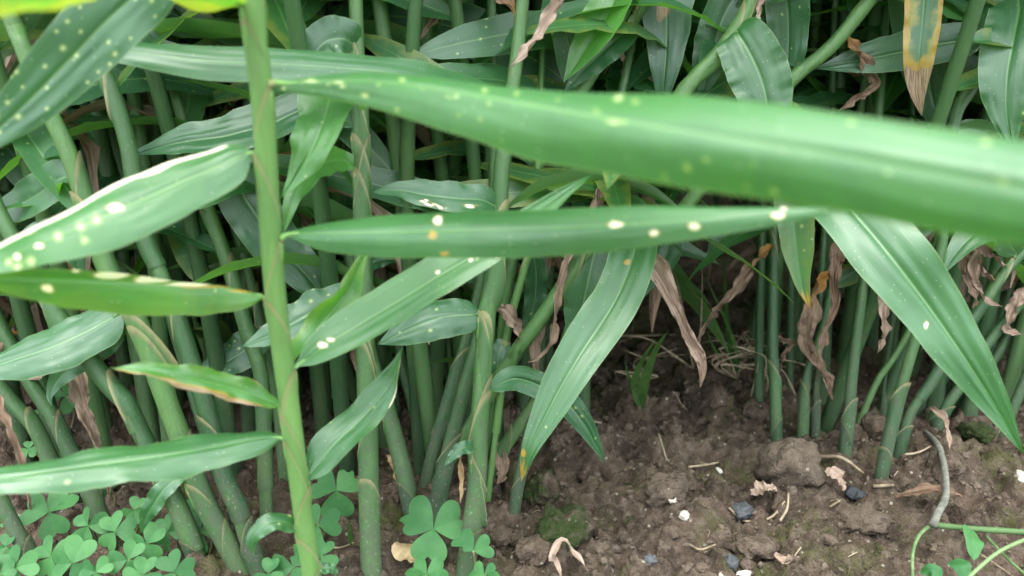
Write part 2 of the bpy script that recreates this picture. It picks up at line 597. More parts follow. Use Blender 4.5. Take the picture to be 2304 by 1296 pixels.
def blade(spine, nrm, hw, prof=PROF, fold=0.0, curv=0.0, wav=0.0, wavn=5, cols=11, twist=None, seed=0, rough=0.04, crumple=0.0):
    """verts/faces/uvs of a blade on a spine with given normals; hw = half width (m)"""
    n = len(spine)
    T = tangents(spine)
    N = unit(nrm - (nrm * T).sum(1, keepdims=True) * T)
    A = np.cross(N, T)
    L = np.r_[0, np.cumsum(np.linalg.norm(np.diff(spine, axis=0), axis=1))]
    t = L / L[-1]
    w = hw * np.interp(t, *catmull(prof, 80).T)
    w = np.clip(w, 0, None)
    k = np.linspace(-1, 1, cols)
    s = np.sign(k) * np.abs(k) ** 1.15
    ph = seed * 1.7
    S, TT = np.meshgrid(s, t)
    W = w[:, None] * (1 + rough * (vnoise(TT * 14 + ph, np.sign(S) * 3.3 + ph, 2) - 0.5) * 2)
    h = (fold * np.abs(S) + curv * S * S) * W
    f = wavn * (1 + 0.25 * np.sin(ph))
    wv = np.sin(2 * np.pi * f * TT + ph + np.where(S > 0, 1.9, 0)) * (0.6 + 0.8 * vnoise(TT * 6 + ph, np.sign(S) + 5, 8))
    h = h + 1.35 * wav * wv * np.abs(S) ** 2.2 * np.clip(W / max(hw, 1e-6), 0, 1)
    h = h + 0.35 * wav * np.sin(2 * np.pi * f * 2.7 * TT + ph * 2 + np.where(S > 0, 0.7, 0)) * np.abs(S) ** 3 * np.clip(W / max(hw, 1e-6), 0, 1)
    h = h - 0.045 * hw * np.exp(-(S / 0.10) ** 2)
    h = h + hw * 0.06 * (vnoise(TT * 4.5 + ph * 3, S * 3.4 + ph, 6) - 0.5) + hw * 0.03 * (vnoise(TT * 11 + ph, S * 6 + ph, 7) - 0.5)
    if crumple:
        h = h + hw * crumple * ((vnoise(TT * 17 + ph, S * 2.2 + ph, 12) - 0.5) + 0.7 * (vnoise(TT * 37 + ph, S * 4 + ph, 14) - 0.5))
    V = spine[:, None, :] + A[:, None, :] * (S * W)[..., None] + N[:, None, :] * h[..., None]
    V = V.reshape(-1, 3)
    m = cols
    i, j = np.meshgrid(np.arange(n - 1), np.arange(m - 1), indexing='ij')
    a = (i * m + j).ravel()
    F = np.stack([a, a + 1, a + m + 1, a + m], 1)
    cm = np.stack([(S * W).ravel() * 100, np.repeat(L * 100, m)], 1)
    st = np.stack([S.ravel(), TT.ravel()], 1)
    return V, F, cm, st


def tube_obj(name, path, rad, mat, parent=None, origin=None, m=7, ring=None):
    path = np.asarray(path, float)
    n = len(path)
    T = tangents(path)
    ref = np.where(np.abs(T[:, 2:3]) > .9, np.array([[1.0, 0, 0]]), np.array([[0, 0, 1.0]]))
    U = unit(np.cross(T, ref))
    W = np.cross(U, T)
    r = np.interp(np.linspace(0, 1, n), np.linspace(0, 1, len(rad)), rad)
    a = np.linspace(0, 2 * np.pi, m, endpoint=False)
    V = path[:, None] + r[:, None, None] * (np.cos(a)[None, :, None] * U[:, None] + np.sin(a)[None, :, None] * W[:, None])
    V = np.vstack([V.reshape(-1, 3), path[:1], path[-1:]])
    F = []
    for i in range(n - 1):
        for j in range(m):
            F.append((i * m + j, i * m + (j + 1) % m, (i + 1) * m + (j + 1) % m, (i + 1) * m + j))
    for j in range(m):
        F.append((n * m, (j + 1) % m, j))
        F.append((n * m + 1, (n - 1) * m + j, (n - 1) * m + (j + 1) % m))
    cm = np.stack([np.r_[np.tile(a * .3, n), 0, 0], np.r_[np.repeat(np.linspace(20, 24, n), m), 20, 24]], 1)
    st = cm * 0
    if ring is not None:
        st[ring * m:(ring + 2) * m, 1] = 1.0
    return mesh_obj(name, V, F, mat, parent, cm=cm, st=st, origin=origin)


class Plant:
    """one ginger shoot: an Empty at the ground, a stem, leaves"""

    def __init__(self, label, pts, w, Yb=None, dY=6.0, tint=0.3, dirt=0.8, group=None, top=0.84, rims=(), name='ginger_plant', free=4, bulge=0):
        if Yb is None:
            Yb = ground_Y(*pts[0])
        y0, y1 = pts[0][1], pts[-1][1]
        n = len(pts)
        P3 = []
        for (x, y) in pts:
            f = (y0 - y) / (y0 - y1)
            P3.append(P(x, y, Yb + dY * f))
        P3 = np.array(P3)
        # down to (a little below) the soil
        d = unit(P3[1] - P3[0])
        if d[2] < 0.35:
            d = unit(np.array([d[0], d[1], 0.5]))
        gz = -0.012
        low = []
        if P3[0][2] > gz:
            low = [P3[0] - d * ((P3[0][2] - gz) / d[2])]
        up = []
        d = unit(P3[-1] - P3[-3 if n > 3 else 0])
        d = unit(d + np.array([0, 0, 0.25]))
        if P3[-1][2] < top:
            k = (top - P3[-1][2]) / max(d[2], 0.4)
            up = [P3[-1] + d * k * 0.5, P3[-1] + d * k + np.array([0, 0, 0.02])]
        path = np.vstack([*[np.array([q]) for q in low], P3, *[np.array([q]) for q in up]])
        self.path = catmull(path, 90)
        self.T = tangents(self.path)
        self.pp = pix(self.path)
        self.base = self.path[0].copy()
        self.base[2] = max(self.base[2], -0.012)
        L = np.r_[0, np.cumsum(np.linalg.norm(np.diff(self.path, axis=0), axis=1))]
        self.L = L
        # radius from the widths (px) read at the first and last given points
        r0 = w[0] * depth(P3[0]) / FPX / 2
        r1 = w[1] * depth(P3[-1]) / FPX / 2
        zz = np.clip((self.path[:, 2] - P3[0][2]) / max(P3[-1][2] - P3[0][2], 0.01), 0, 1.2)
        self.r = 0.74 * (r0 + (r1 - r0) * zz)
        self.r = self.r * np.clip(1.15 - 0.9 * np.clip(self.path[:, 2] - 0.36, 0, 1) / 0.5, 0.35, 1.0)
        self.root = thing(name, self.base, label, 'ginger plant', group)
        self.tint, self.dirt = tint, dirt
        v, f, cm, st = self.tube(0, 89, 0.0, 12)
        self.stem = mesh_obj('stem', v, f, M_STEM, self.root, cm=cm, st=st, origin=self.base)
        self.stem.color = (tint, dirt, 0, 1)
        self.nl = 0
        for (py, side) in rims:
            i = int(np.argmin(np.abs(self.pp[:, 1] - py) + 1e3 * (self.path[:, 2] > 0.5)))
            self.sheath(i, side, blunt=self.path[i][2] < 0.12)

    def tube(self, i0, i1, dr, m=14, tops=None, flare=0.0, lift=0.0):
        idx = np.linspace(i0, i1, max(int(i1 - i0) + 1, 8))
        ii = np.arange(90)
        c = np.stack([np.interp(idx, ii, self.path[:, k]) for k in range(3)], 1)
        T = unit(np.stack([np.interp(idx, ii, self.T[:, k]) for k in range(3)], 1))
        r = np.interp(idx, ii, self.r)
        L = np.interp(idx, ii, self.L)
        toc = unit(CAMP - c)
        U = unit(np.cross(T, toc))            # across the picture
        W = np.cross(U, T)                    # towards the camera
        a = np.linspace(0, 2 * np.pi, m, endpoint=False)
        t = np.linspace(0, 1, len(idx))
        R = r[:, None] * (1 + 0.035 * np.sin(3 * a + 2 * L[:, None] * 9)) * np.ones((1, m)) + dr
        R = R + flare * (t ** 8)[:, None]
        V = c[:, None] + R[..., None] * (np.cos(a)[None, :, None] * U[:, None] + np.sin(a)[None, :, None] * W[:, None])
        if tops is not None:                  # slanted mouth
            V = V + (T * (t ** 2)[:, None])[:, None, :] * tops(a)[None, :, None]
        n = len(idx)
        m1 = m
        i, j = np.meshgrid(np.arange(n - 1), np.arange(m), indexing='ij')
        a0 = (i * m1 + j).ravel()
        b0 = (i * m1 + (j + 1) % m).ravel()
        F = np.stack([a0, b0, b0 + m1, a0 + m1], 1)
        cm = np.stack([np.tile(np.sin(a) * 0.6 + a * 0.2, n), np.repeat(L * 100, m)], 1)
        st = np.stack([np.tile(a / 6.283, n), np.repeat(t if tops is not None else t * 0.5, m)], 1)
        return V.reshape(-1, 3), F, cm, st

    def sheath(self, i, side=1, length=12, brown=1.0, blunt=False):
        """a leaf sheath wrapped round the stem whose slanted mouth ends at sample i; side -1 left, 1 right, 0 front"""
        i0 = max(0, i - length)
        th = {1: 0.0, -1: math.pi, 0: math.pi / 2}[side] + random.uniform(0.15, 0.6) * (1 if side != -1 else -1)
        rr = self.r[i]
        slant = rr * random.uniform(6.0, 11.0)
        dr = 0.0008
        if blunt:
            i0, slant, dr = max(0, i - 7), rr * 5.5, 0.0010
        v, f, cm, st = self.tube(i0, i, dr, 18, tops=lambda a: -slant * (0.5 - 0.5 * np.cos(a - th)) ** 1.3, flare=0.0007)
        dead = blunt and random.random() < .0
        o = mesh_obj('leaf_sheath', v, f, M_DRY if dead else M_STEM, self.stem, cm=cm, st=st, origin=self.base)
        o.color = (.15, 0, 0, 1) if dead else (max(0, self.tint + random.uniform(-0.18, 0.08)), self.dirt, brown, 1)
        return o

    def leaf(self, pts, w, roll=(20,), fold=0.15, curv=0.0, wav=0.08, wavn=4, tint=0.3, spot=0.12, yel=0.0, prof=PROF, mat=None,
             hi=False, marks=(), name='leaf', label=None, sheath=True, rough=0.04, attach=True, wav_seed=None, drytip=None, edge=(), orange_tip=None):
        mat = mat or M_LEAF
        if attach:
            i = int(np.argmin(((self.pp - np.array(pts[0][:2])) ** 2).sum(1)))
        else:
            i = int(np.argmin(((self.pp[:, 1] - pts[0][1]) ** 2)))
        Ys = self.path[i][1] * 100
        Q = [P(x, y, Ys + d) for (x, y, d) in pts]
        c = self.path[i].copy()
        d = unit(Q[0] - c)
        gap = np.linalg.norm(Q[0] - c)
        Q[0] = c + d * min(gap, self.r[i] * 0.8) if gap > 1e-6 else c
        if gap > 0.02:
            Q.insert(1, P(*pts[0][:2], Ys + pts[0][2]))
        ns = 170 if hi else 46
        sp = catmull(np.array(Q), ns)
        T = tangents(sp)
        V = unit(CAMP - sp)
        V = unit(V - (V * T).sum(1, keepdims=True) * T)
        B = np.cross(T, V)
        mid = B[ns // 2]
        ref = np.array([0, 0, 1.0]) if abs(mid[2]) > 0.25 else np.array([1.0, 0, 0])
        if np.dot(mid, ref) < 0:
            B = -B
        ro = np.radians(np.interp(np.linspace(0, 1, ns), np.linspace(0, 1, len(roll)), roll)) if len(roll) > 1 else np.full(ns, math.radians(roll[0]))
        N = np.cos(ro)[:, None] * V + np.sin(ro)[:, None] * B
        k = int(ns * 0.4)
        hw = w * depth(sp[k]) / FPX / 2 / max(abs(math.cos(ro[k])), 0.35)
        self.nl += 1
        seed = (wav_seed if wav_seed is not None else len(COL.objects) % 97)
        v, f, cm, st = blade(sp, N, hw, prof, fold, curv, wav * 0.01, wavn, 31 if hi else 13, seed=seed, rough=rough, crumple=0.4 if mat is M_DRY else 0.0)
        mk = np.zeros((len(v), 4))
        pxy = pix(v)
        for (x, y, r, kind) in marks:         # lesions on the blade, read off as places on it
            rx, ry = (r, r) if not isinstance(r, tuple) else r
            dd = np.hypot((pxy[:, 0] - x) / rx, (pxy[:, 1] - y) / ry)
            dd = dd * (0.7 + 0.7 * vnoise(pxy[:, 0] / (rx * .9) + x, pxy[:, 1] / (ry * .9), 3))
            if kind == 'w':
                mk[:, 0] = np.maximum(mk[:, 0], np.clip(1.5 - dd, 0, 1))
                mk[:, 1] = np.maximum(mk[:, 1], np.clip(1.0 - 0.55 * dd, 0, .8))
            elif kind == 's':
                mk[:, 3] = np.maximum(mk[:, 3], np.clip(1.35 - 0.62 * dd, 0, 1))
            elif kind == 'o':
                mk[:, 1] = np.maximum(mk[:, 1], np.clip(1.5 - dd, 0, 1))
            else:
                mk[:, 2] = np.maximum(mk[:, 2], np.clip(1.5 - dd, 0, 1))
        for (side, t0, t1, width, ch) in edge:
            s, t = st[:, 0] * side, st[:, 1]
            inr = np.clip((t - t0) / 0.06, 0, 1) * np.clip((t1 - t) / 0.06, 0, 1)
            nn = 0.55 + 0.9 * vnoise(t * 13 + seed, t * 0, 3)
            e = np.clip((s - (1 - width * nn)) / 0.12 + 0.5, 0, 1) * inr
            mk[:, ch] = np.maximum(mk[:, ch], e)
            if ch in (0, 2):
                e2 = np.clip((s - (1 - width * 1.6 * nn)) / 0.2 + 0.5, 0, 1) * inr
                mk[:, 1] = np.maximum(mk[:, 1], e2 * (0.6 if ch == 2 else 0.22))
        if drytip:
            nn = 0.06 * (vnoise(st[:, 0] * 4 + 9, st[:, 1] * 7, 4) - 0.5)
            mk[:, 2] = np.maximum(mk[:, 2], np.clip((st[:, 1] + nn - drytip) / 0.03, 0, 1))
            mk[:, 1] = np.maximum(mk[:, 1], np.clip((st[:, 1] + nn - drytip + 0.06) / 0.05, 0, 1))
        # order winding so that the face normal is the blade's upper face
        a, b, c2 = v[f[len(f) // 2][:3]]
        if np.dot(np.cross(b - a, c2 - a), N[ns // 2]) < 0:
            f = f[:, ::-1]
        o = mesh_obj(name, v, f, mat, self.root, cm=cm, st=st, mark=mk, origin=self.base)
        o.color = (tint, spot, yel, 1)
        if mat is M_LEAF and gap < 0.03 and attach:
            k1 = max(3, int(ns * (0.05 if len(pts) > 6 else 0.09)))
            rr = self.r[i] + 0.0008
            tt = self.T[i]
            side = unit(sp[k1] - c - tt * np.dot(sp[k1] - c, tt))
            pth = np.array([c - tt * rr * 3.6 + side * rr * .45, c - tt * rr * 1.6 + side * rr * .72, c - tt * rr * .3 + side * rr * .95, *(sp[[k1 * 2 // 3, k1]] - N[[k1 * 2 // 3, k1]] * 0.0004)])
            pt = tube_obj('petiole', catmull(pth, 12), [rr * .45, rr * .50, rr * .42, rr * .24, rr * .10], M_STEM, o, origin=self.base, m=9, ring=6)
            pt.color = (min(1, self.tint + .15), 0.2, .9, 1)
        if label:
            o['label'] = label
        if sheath and attach and mat is M_LEAF and gap < 0.05 and self.path[i][2] < 0.5:
            self.sheath(i, 1 if pts[1][0] > pts[0][0] else -1)
        return o

    def dry(self, pts, w, tint=0.4, orange=0.0, **kw):
        kw.setdefault('prof', PROF_DRY)
        kw.setdefault('roll', (10, 70, -30, 60, 20))
        kw.setdefault('wav', 0.22)
        kw.setdefault('wavn', 6)
        kw.setdefault('fold', 0.5)
        kw.setdefault('rough', 0.22)
        kw.setdefault('name', 'dried_leaf')
        return self.leaf(pts, w, mat=M_DRY, tint=tint, spot=orange, sheath=False, **kw)

# ------------------------------------------------------------------ the ground
def build_ground():
    def axis(lo, hi, step, far):
        mid = np.arange(lo, hi + step / 2, step)
        g = step * np.cumsum(1.22 ** np.arange(1, 60))
        g = g[g < far]
        return np.r_[(lo - g)[::-1], mid, hi + g]
    xs = axis(-0.44, 0.60, 0.0021, 60)
    ys = axis(0.37, 0.98, 0.0021, 60)
    X, Y = np.meshgrid(xs, ys)
    Z = ground_z(X, Y)
    fade = np.clip(1.6 - np.maximum(np.abs(X) - 0.9, np.maximum(Y - 1.4, 0.1 - Y)) * 1.5, 0, 1)
    Z = Z * fade
    V = np.stack([X.ravel(), Y.ravel(), Z.ravel()], 1)
    n, m = X.shape
    i, j = np.meshgrid(np.arange(n - 1), np.arange(m - 1), indexing='ij')
    a = (i * m + j).ravel()
    F = np.stack([a, a + 1, a + m + 1, a + m], 1)
    me = bpy.data.meshes.new('ground')
    me.vertices.add(len(V))
    me.vertices.foreach_set('co', V.ravel())
    me.loops.add(F.size)
    me.loops.foreach_set('vertex_index', F.ravel().astype(np.int32))
    me.polygons.add(len(F))
    me.polygons.foreach_set('loop_start', (np.arange(len(F)) * 4).astype(np.int32))
    me.polygons.foreach_set('use_smooth', np.ones(len(F), bool))
    me.update(calc_edges=True)
    me.materials.append(M_SOIL)
    o = bpy.data.objects.new('ground', me)
    COL.objects.link(o)
    o['kind'] = 'structure'
    o['label'] = 'bare brown cloddy soil with mossy patches'


build_ground()

# ------------------------------------------------------------------ repeated leaves (shared meshes)
PROTO = []
FLAT = []


def make_protos():
    for k in range(10):
        rg = np.random.default_rng(100 + k)
        L = 0.20
        n = 13
        t = np.linspace(0, 1, n)
        droop = rg.uniform(0.2, 1.5)
        if droop < 0.75:
            FLAT.append(k)
        ang = 0.25 - droop * t ** 1.4
        dx, dz = np.cos(ang), np.sin(ang)
        x = np.r_[0, np.cumsum((dx[1:] + dx[:-1]) / 2)] * L / (n - 1)
        z = np.r_[0, np.cumsum((dz[1:] + dz[:-1]) / 2)] * L / (n - 1)
        y = rg.uniform(-0.03, 0.03) * t ** 2
        sp = np.stack([x, y, z], 1)
        N = np.stack([-dz, np.full(n, rg.uniform(-.2, .2)) + rg.uniform(-.9, .9) * t, dx], 1)
        v, f, cm, st = blade(sp, N, rg.uniform(0.011, 0.0145), PROF, rg.uniform(0.05, 0.4), rg.uniform(-.15, .1), rg.uniform(0.0006, 0.002), rg.uniform(3, 6), 6, seed=k)
        a, b, c = v[f[len(f) // 2][:3]]
        if np.cross(b - a, c - a)[2] < 0:
            f = f[:, ::-1]
        PROTO.append((v, f, cm, st))


make_protos()
PMESH = []
for (v, f, cm, st) in PROTO:
    mk = np.zeros((len(v), 4))
    o = mesh_obj('leaf', v, f, M_LEAF, cm=cm, st=st, mark=mk)
    PMESH.append(o.data)
    bpy.data.objects.remove(o)
DMESH = []
for k in range(4):
    rg = np.random.default_rng(300 + k)
    n = 14
    t = np.linspace(0, 1, n)
    ang = 0.3 - 1.9 * np.clip(t * 1.8, 0, 1)
    x = np.cumsum(np.cos(ang)) * 0.17 / n
    z = np.cumsum(np.sin(ang)) * 0.17 / n
    sp = np.stack([x, 0.01 * np.sin(t * 7 + k), z], 1)
    tw = rg.uniform(-3, 3) * t
    N = np.stack([-np.sin(ang) * np.cos(tw), np.sin(tw), np.cos(ang) * np.cos(tw)], 1)
    v, f, cm, st = blade(sp, N, 0.007, PROF_DRY, 0.6, 0, 0.002, 6, 5, seed=k, rough=0.2)
    o = mesh_obj('dried_leaf', v, f, M_DRY, cm=cm, st=st)
    DMESH.append(o.data)
    bpy.data.objects.remove(o)


def put_leaf(root, loc, az, el, sc, rg, dry=False, tint=None, ln=1.0, roll=.35, flat=False):
    me = (DMESH if dry else PMESH)[rg.integers(4) if dry else rg.choice(FLAT) if flat else rg.integers(10)]
    o = bpy.data.objects.new('dried_leaf' if dry else 'leaf', me)
    COL.objects.link(o)
    o.parent = root
    o.location = [float(q) for q in loc]
    o.rotation_euler = (float(rg.uniform(-roll, roll)), -float(el), float(az))
    o.scale = (sc * ln, sc, sc)
    if dry:
        o.color = (float(rg.uniform(.1, .8)), float(rg.uniform(0, .7)), 0, 1)
    else:
        o.color = (float(rg.uniform(0.0, 0.45)) if tint is None else tint, float(rg.choice([0.02, 0.08, 0.25])), float(rg.choice([0, 0, 0, 0.3])), 1)
    return o


def crown(pl, z0=0.40, step=0.05, az0=None, rg=None, prob=1.0, el=(0.5, 1.1)):
    """leaves on the upper stem of a hand-placed shoot, above the picture"""
    rg = rg or np.random.default_rng(len(COL.objects))
    az0 = rg.uniform(0.1, 1.5) if az0 is None else az0
    k = 0
    z = z0
    top = pl.path[-1][2]
    while z < top:
        i = int(np.argmin(np.abs(pl.path[:, 2] - z)))
        az = az0 + math.pi * (k % 2) + rg.uniform(-.4, .4)
        if rg.random() < prob and math.sin(az) > -0.15:
            put_leaf(pl.root, pl.path[i] - pl.base, az, rg.uniform(*el), rg.uniform(1.0, 1.3), rg)
        z += step
        k += 1
    put_leaf(pl.root, pl.path[-1] - pl.base, az0, 1.2, 0.9, rg)


# ------------------------------------------------------------------ the tall shoot in front
hero = Plant('tall pale green ginger shoot standing nearest the viewer, its spotted leaves spread sideways',
             [(706, 1360), (693, 1230), (680, 1150), (662, 1000), (648, 890), (636, 800), (618, 640), (603, 420), (593, 250), (581, 140), (570, 50), (562, -40)],
             (46, 60), Yb=37, dY=-2, tint=0.85, dirt=0.3, top=0.66)
G = hero
spots1 = [(905, 180, 9), (820, 215, 11), (893, 247, 9), (1010, 217, 7), (1090, 203, 9), (1103, 233, 7), (1162, 210, 8), (1030, 257, 7), (1080, 268, 7),
          (1393, 220, 14), (1430, 228, 10), (1342, 250, 9), (1128, 320, 8), (1500, 400, 10), (1547, 378, 12), (1590, 360, 8), (1680, 418, 8), (1745, 430, 10),
          (1700, 372, 10), (1750, 382, 9), (2257, 408, 9), (2250, 485, 9), (770, 195, 9), (740, 190, 7), (700, 180, 8), (850, 190, 6), (950, 200, 6), (1255, 225, 6)]
G.leaf([(606, 190, 0), (655, 186, -.5), (740, 180, -1.5), (900, 186, -4), (1200, 236, -8), (1500, 286, -12), (1900, 352, -15.5), (2304, 424, -18), (2620, 480, -20), (3050, 560, -22.5)],
       166, roll=(42, 36, 14, 4), fold=-0.08, curv=-0.62, prof=PROF_LONG, wav=0.10, wavn=2.3, tint=0.42, spot=0.10, hi=True, label='long broad leaf reaching towards the viewer, pale spots along its inner half',
       marks=[(x, y, (r * .62, r * .46), 's') for x, y, r in spots1] + [(1385, 275, (18, 4), 's'), (700, 183, (16, 3), 's'), (760, 185, (12, 3), 's')], wav_seed=3)
G.leaf([(640, 528, 0), (680, 524, -.5), (800, 522, -2), (1000, 518, -4), (1300, 508, -6), (1600, 490, -8), (1800, 476, -8.6), (1925, 470, -9)],
       108, roll=(26, 22, 22, 30), fold=-0.05, curv=-0.5, wav=0.06, wavn=2, tint=0.34, spot=0.0, hi=True, wav_seed=5,
       marks=[(985, 498, 10, 'w'), (975, 530, 9, 'o'), (1385, 505, (15, 8), 'w'), (1472, 525, (13, 7), 'w'), (1562, 510, (13, 8), 'w'), (1752, 486, (15, 8), 'w'), (1765, 468, 6, 'w'), (1000, 570, (10, 4), 'o')])
G.leaf([(564, 342, 0), (535, 350, -.4), (480, 378, -1), (400, 410, -2), (250, 478, -4), (100, 540, -6), (0, 580, -7.5), (-130, 630, -9)],
       122, roll=(30, 36, 40), fold=-0.05, curv=-0.25, wav=0.08, wavn=2, tint=0.40, spot=0.0, hi=True, wav_seed=6, prof=PROF_OVAL, edge=[(-1, .05, 1.0, .21, 0)],
       marks=[(262, 466, (20, 10), 'w'), (217, 495, 9, 's'), (181, 510, 9, 's'), (130, 533, 8, 's'), (88, 553, (10, 6), 'w'), (190, 540, 7, 's'), (70, 588, 8, 's'), (38, 578, 8, 'w'), (20, 590, 8, 's'), (40, 600, 8, 's'), (50, 520, (25, 9), 'w')],
       label='leaf with a bleached dry upper margin')
G.leaf([(600, 672, 0), (575, 660, -.3), (500, 645, -1), (400, 640, -2.5), (300, 636, -4), (150, 632, -6), (0, 625, -8), (-130, 615, -9)],
       88, roll=(50, 35, 18, 14), fold=-0.75, curv=-0.3, wav=0.05, wavn=2, tint=0.9, spot=0.02, yel=0.1, hi=True, wav_seed=8,
       marks=[(105, 648, (14, 9), 'w'), (250, 618, (45, 9), 'w'), (350, 628, (50, 8), 'w'), (430, 640, (50, 4), 'w'), (170, 607, (10, 6), 'w'), (470, 645, (60, 3), 'o'), (550, 655, (40, 4), 'o')])
G.leaf([(634, 916, 0), (600, 900, -.3), (540, 878, -.8), (480, 862, -1.6), (400, 845, -2.5), (330, 832, -3), (248, 828, -3.2)],
       58, roll=(25, 10, 20, 50), fold=0.15, wav=0.16, wavn=3, tint=0.85, spot=0.03, yel=0.1, hi=True, edge=[(1, .12, .9, .26, 2), (1, .1, 1, .3, 1)], wav_seed=9)
G.leaf([(666, 832, 0), (690, 806, .3), (740, 770, .6), (800, 735, 1), (900, 674, 1.6), (1000, 612, 2), (1110, 548, 2.6), (1200, 490, 3), (1270, 436, 3), (1333, 392, 3)],
       96, roll=(25, 30, 35), fold=0.10, wav=0.07, wavn=2, tint=0.44, spot=0.06, hi=True, wav_seed=10, rough=.03,
       marks=[(725, 776, (14, 9), 'w'), (745, 765, (9, 5), 'w'), (1017, 660, (8, 5), 'w'), (958, 702, (9, 4), 'w'), (985, 612, 5, 'w'), (1060, 585, 5, 'w'), (1118, 578, 4, 'w')])
G.leaf([(668, 812, 0), (690, 770, 2), (735, 715, 3), (780, 655, 3.5), (808, 600, 3.5), (834, 552, 3.5)],
       58, roll=(40, 30, -30, 40), fold=0.55, wav=0.2, wavn=2, tint=1.0, spot=0.05, yel=0.15, wav_seed=11, label='young bright green half-rolled leaf')
G.leaf([(642, 986, 0), (612, 984, -.4), (560, 990, -1), (480, 1006, -1.8), (350, 1026, -3), (200, 1046, -4.2), (50, 1068, -5.3), (-80, 1086, -6), (-230, 1112, -7)],
       86, roll=(34, 38, 38), fold=-0.05, curv=-0.3, wav=0.12, wavn=3, tint=0.30, spot=0.04, hi=True, wav_seed=12)
G.leaf([(694, 1080, 0), (712, 1048, .4), (750, 1000, 1), (800, 955, 1.8), (845, 905, 2.6), (878, 862, 3), (894, 820, 3), (905, 780, 3)],
       78, roll=(25, 28, 35, 60), fold=0.15, wav=0.12, wavn=2, tint=0.26, spot=0.05, hi=True, wav_seed=13, edge=[(-1, .6, 1, .1, 0)])
G.leaf([(668, 1192, 0), (640, 1174, -.5), (605, 1176, -1), (578, 1196, -1.3), (566, 1222, -1.4), (573, 1246, -1.3)],
       40, roll=(30, 20, 10), fold=0.1, curv=-.2, tint=0.24, spot=0.15, wav_seed=14)
G.leaf([(720, 1282, 0), (735, 1278, .2), (752, 1282, .4), (757, 1296, .4)], 22, roll=(20,), tint=0.2, spot=0.2, wav_seed=15)
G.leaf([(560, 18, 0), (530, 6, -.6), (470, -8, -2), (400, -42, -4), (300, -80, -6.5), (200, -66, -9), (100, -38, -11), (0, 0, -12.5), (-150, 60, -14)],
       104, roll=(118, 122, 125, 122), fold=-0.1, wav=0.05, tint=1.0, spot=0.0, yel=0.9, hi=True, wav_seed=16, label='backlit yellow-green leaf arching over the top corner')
G.leaf([(556, -150, 0), (470, -140, 1), (380, -90, 1.5), (300, -10, 2), (225, 62, 2), (150, 140, 2), (60, 232, 1.5), (-40, 320, 1), (-130, 390, 0)],
       148, roll=(40, 20, 8, 8), fold=0.10, wav=0.10, wavn=3, tint=0.10, spot=0.95, hi=True, wav_seed=17)
crown(hero, 0.60, 0.05, az0=0.2, prob=1.0)

# ------------------------------------------------------------------ front row shoots, left half
def sh(label, pts, w, **kw):
    kw.setdefault('group', 'ginger shoots of the front row')
    return Plant(label, pts, w, **kw)


S1 = sh('straight upright white-flecked ginger stem rising full height just behind the tall front shoot',
        [(838, 1310), (832, 1200), (825, 900), (818, 600), (812, 300), (800, 0)], (54, 42), dY=11, tint=0.22, dirt=1, rims=[(1085, 0), (730, -1), (90, -1), (300, 1), (930, 1)])
S2 = sh('thick ginger stem with stacked sheaths right behind the large bitten sorrel leaf',
        [(1048, 1275), (1073, 1089), (1078, 950), (1097, 700), (1118, 604), (1130, 380), (1160, 150), (1176, 0)], (50, 40), dY=9, tint=0.24, dirt=1,
        rims=[(1000, -1), (1180, 1), (705, 0), (450, 1), (850, 1)])
S3 = sh('brown-scarred ginger stem leaning behind the sorrel leaf, thinner of two side by side',
        [(948, 1124), (972, 1020), (1000, 933), (1024, 846), (1049, 760), (1085, 600), (1100, 300), (1085, 0)], (38, 26), dY=11, tint=0.08, dirt=1, rims=[(1090, -1), (760, 1)])
S3b = sh('grey-flecked ginger stem pressed against the stacked stem, thicker of two side by side',
         [(976, 1176), (1000, 1054), (1024, 950), (1052, 846), (1080, 740), (1108, 560), (1112, 300), (1105, 0)], (46, 28), dY=10, tint=0.08, dirt=1, rims=[(960, 1)])
S4 = sh('ginger stem leaning from the large bitten sorrel leaf towards the straight upright stem',
        [(930, 1165), (906, 1054), (878, 950), (862, 895), (838, 815), (800, 650), (770, 450), (745, 200), (740, 0)], (48, 26), dY=14, tint=0.15, dirt=.9, rims=[(1085, -1), (900, 1)])
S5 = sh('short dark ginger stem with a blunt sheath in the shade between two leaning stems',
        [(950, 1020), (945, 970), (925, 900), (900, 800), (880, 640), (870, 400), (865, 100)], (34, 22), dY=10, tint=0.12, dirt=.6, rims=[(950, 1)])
S6a = sh('fresh green ginger stem slanting up behind the long hanging leaf, lower of two slanting stems',
         [(1097, 1068), (1140, 1000), (1205, 905), (1330, 740), (1500, 520), (1764, 198), (1955, 0)], (38, 36), dY=7, tint=0.30, dirt=.5, rims=[(1040, 1), (950, -1)])
S6b = sh('long green ginger stem slanting up behind the stacked stem, upper of two slanting stems',
         [(1075, 930), (1125, 847), (1184, 760), (1236, 690), (1320, 562), (1400, 440), (1546, 198), (1695, 0)], (40, 38), Yb=52, dY=6, tint=0.34, dirt=.4, rims=[(70, 1)])
S7 = sh('thin bright green ginger shoot springing from a dark sheath beside the stacked stem',
        [(1128, 860), (1139, 763), (1160, 673), (1187, 570), (1205, 440), (1215, 250), (1225, 0)], (19, 17), Yb=53, dY=6, tint=0.55, dirt=.2, rims=[(768, 0)])
S8 = sh('slim dark ginger stem with its foot on open soil next to the hanging long leaf',
        [(1158, 1145), (1167, 1089), (1185, 1000), (1205, 930), (1260, 800), (1300, 650), (1345, 450), (1400, 200), (1440, 0)], (28, 26), dY=12, tint=0.06, dirt=.9, rims=[(1060, 1), (940, -1)])
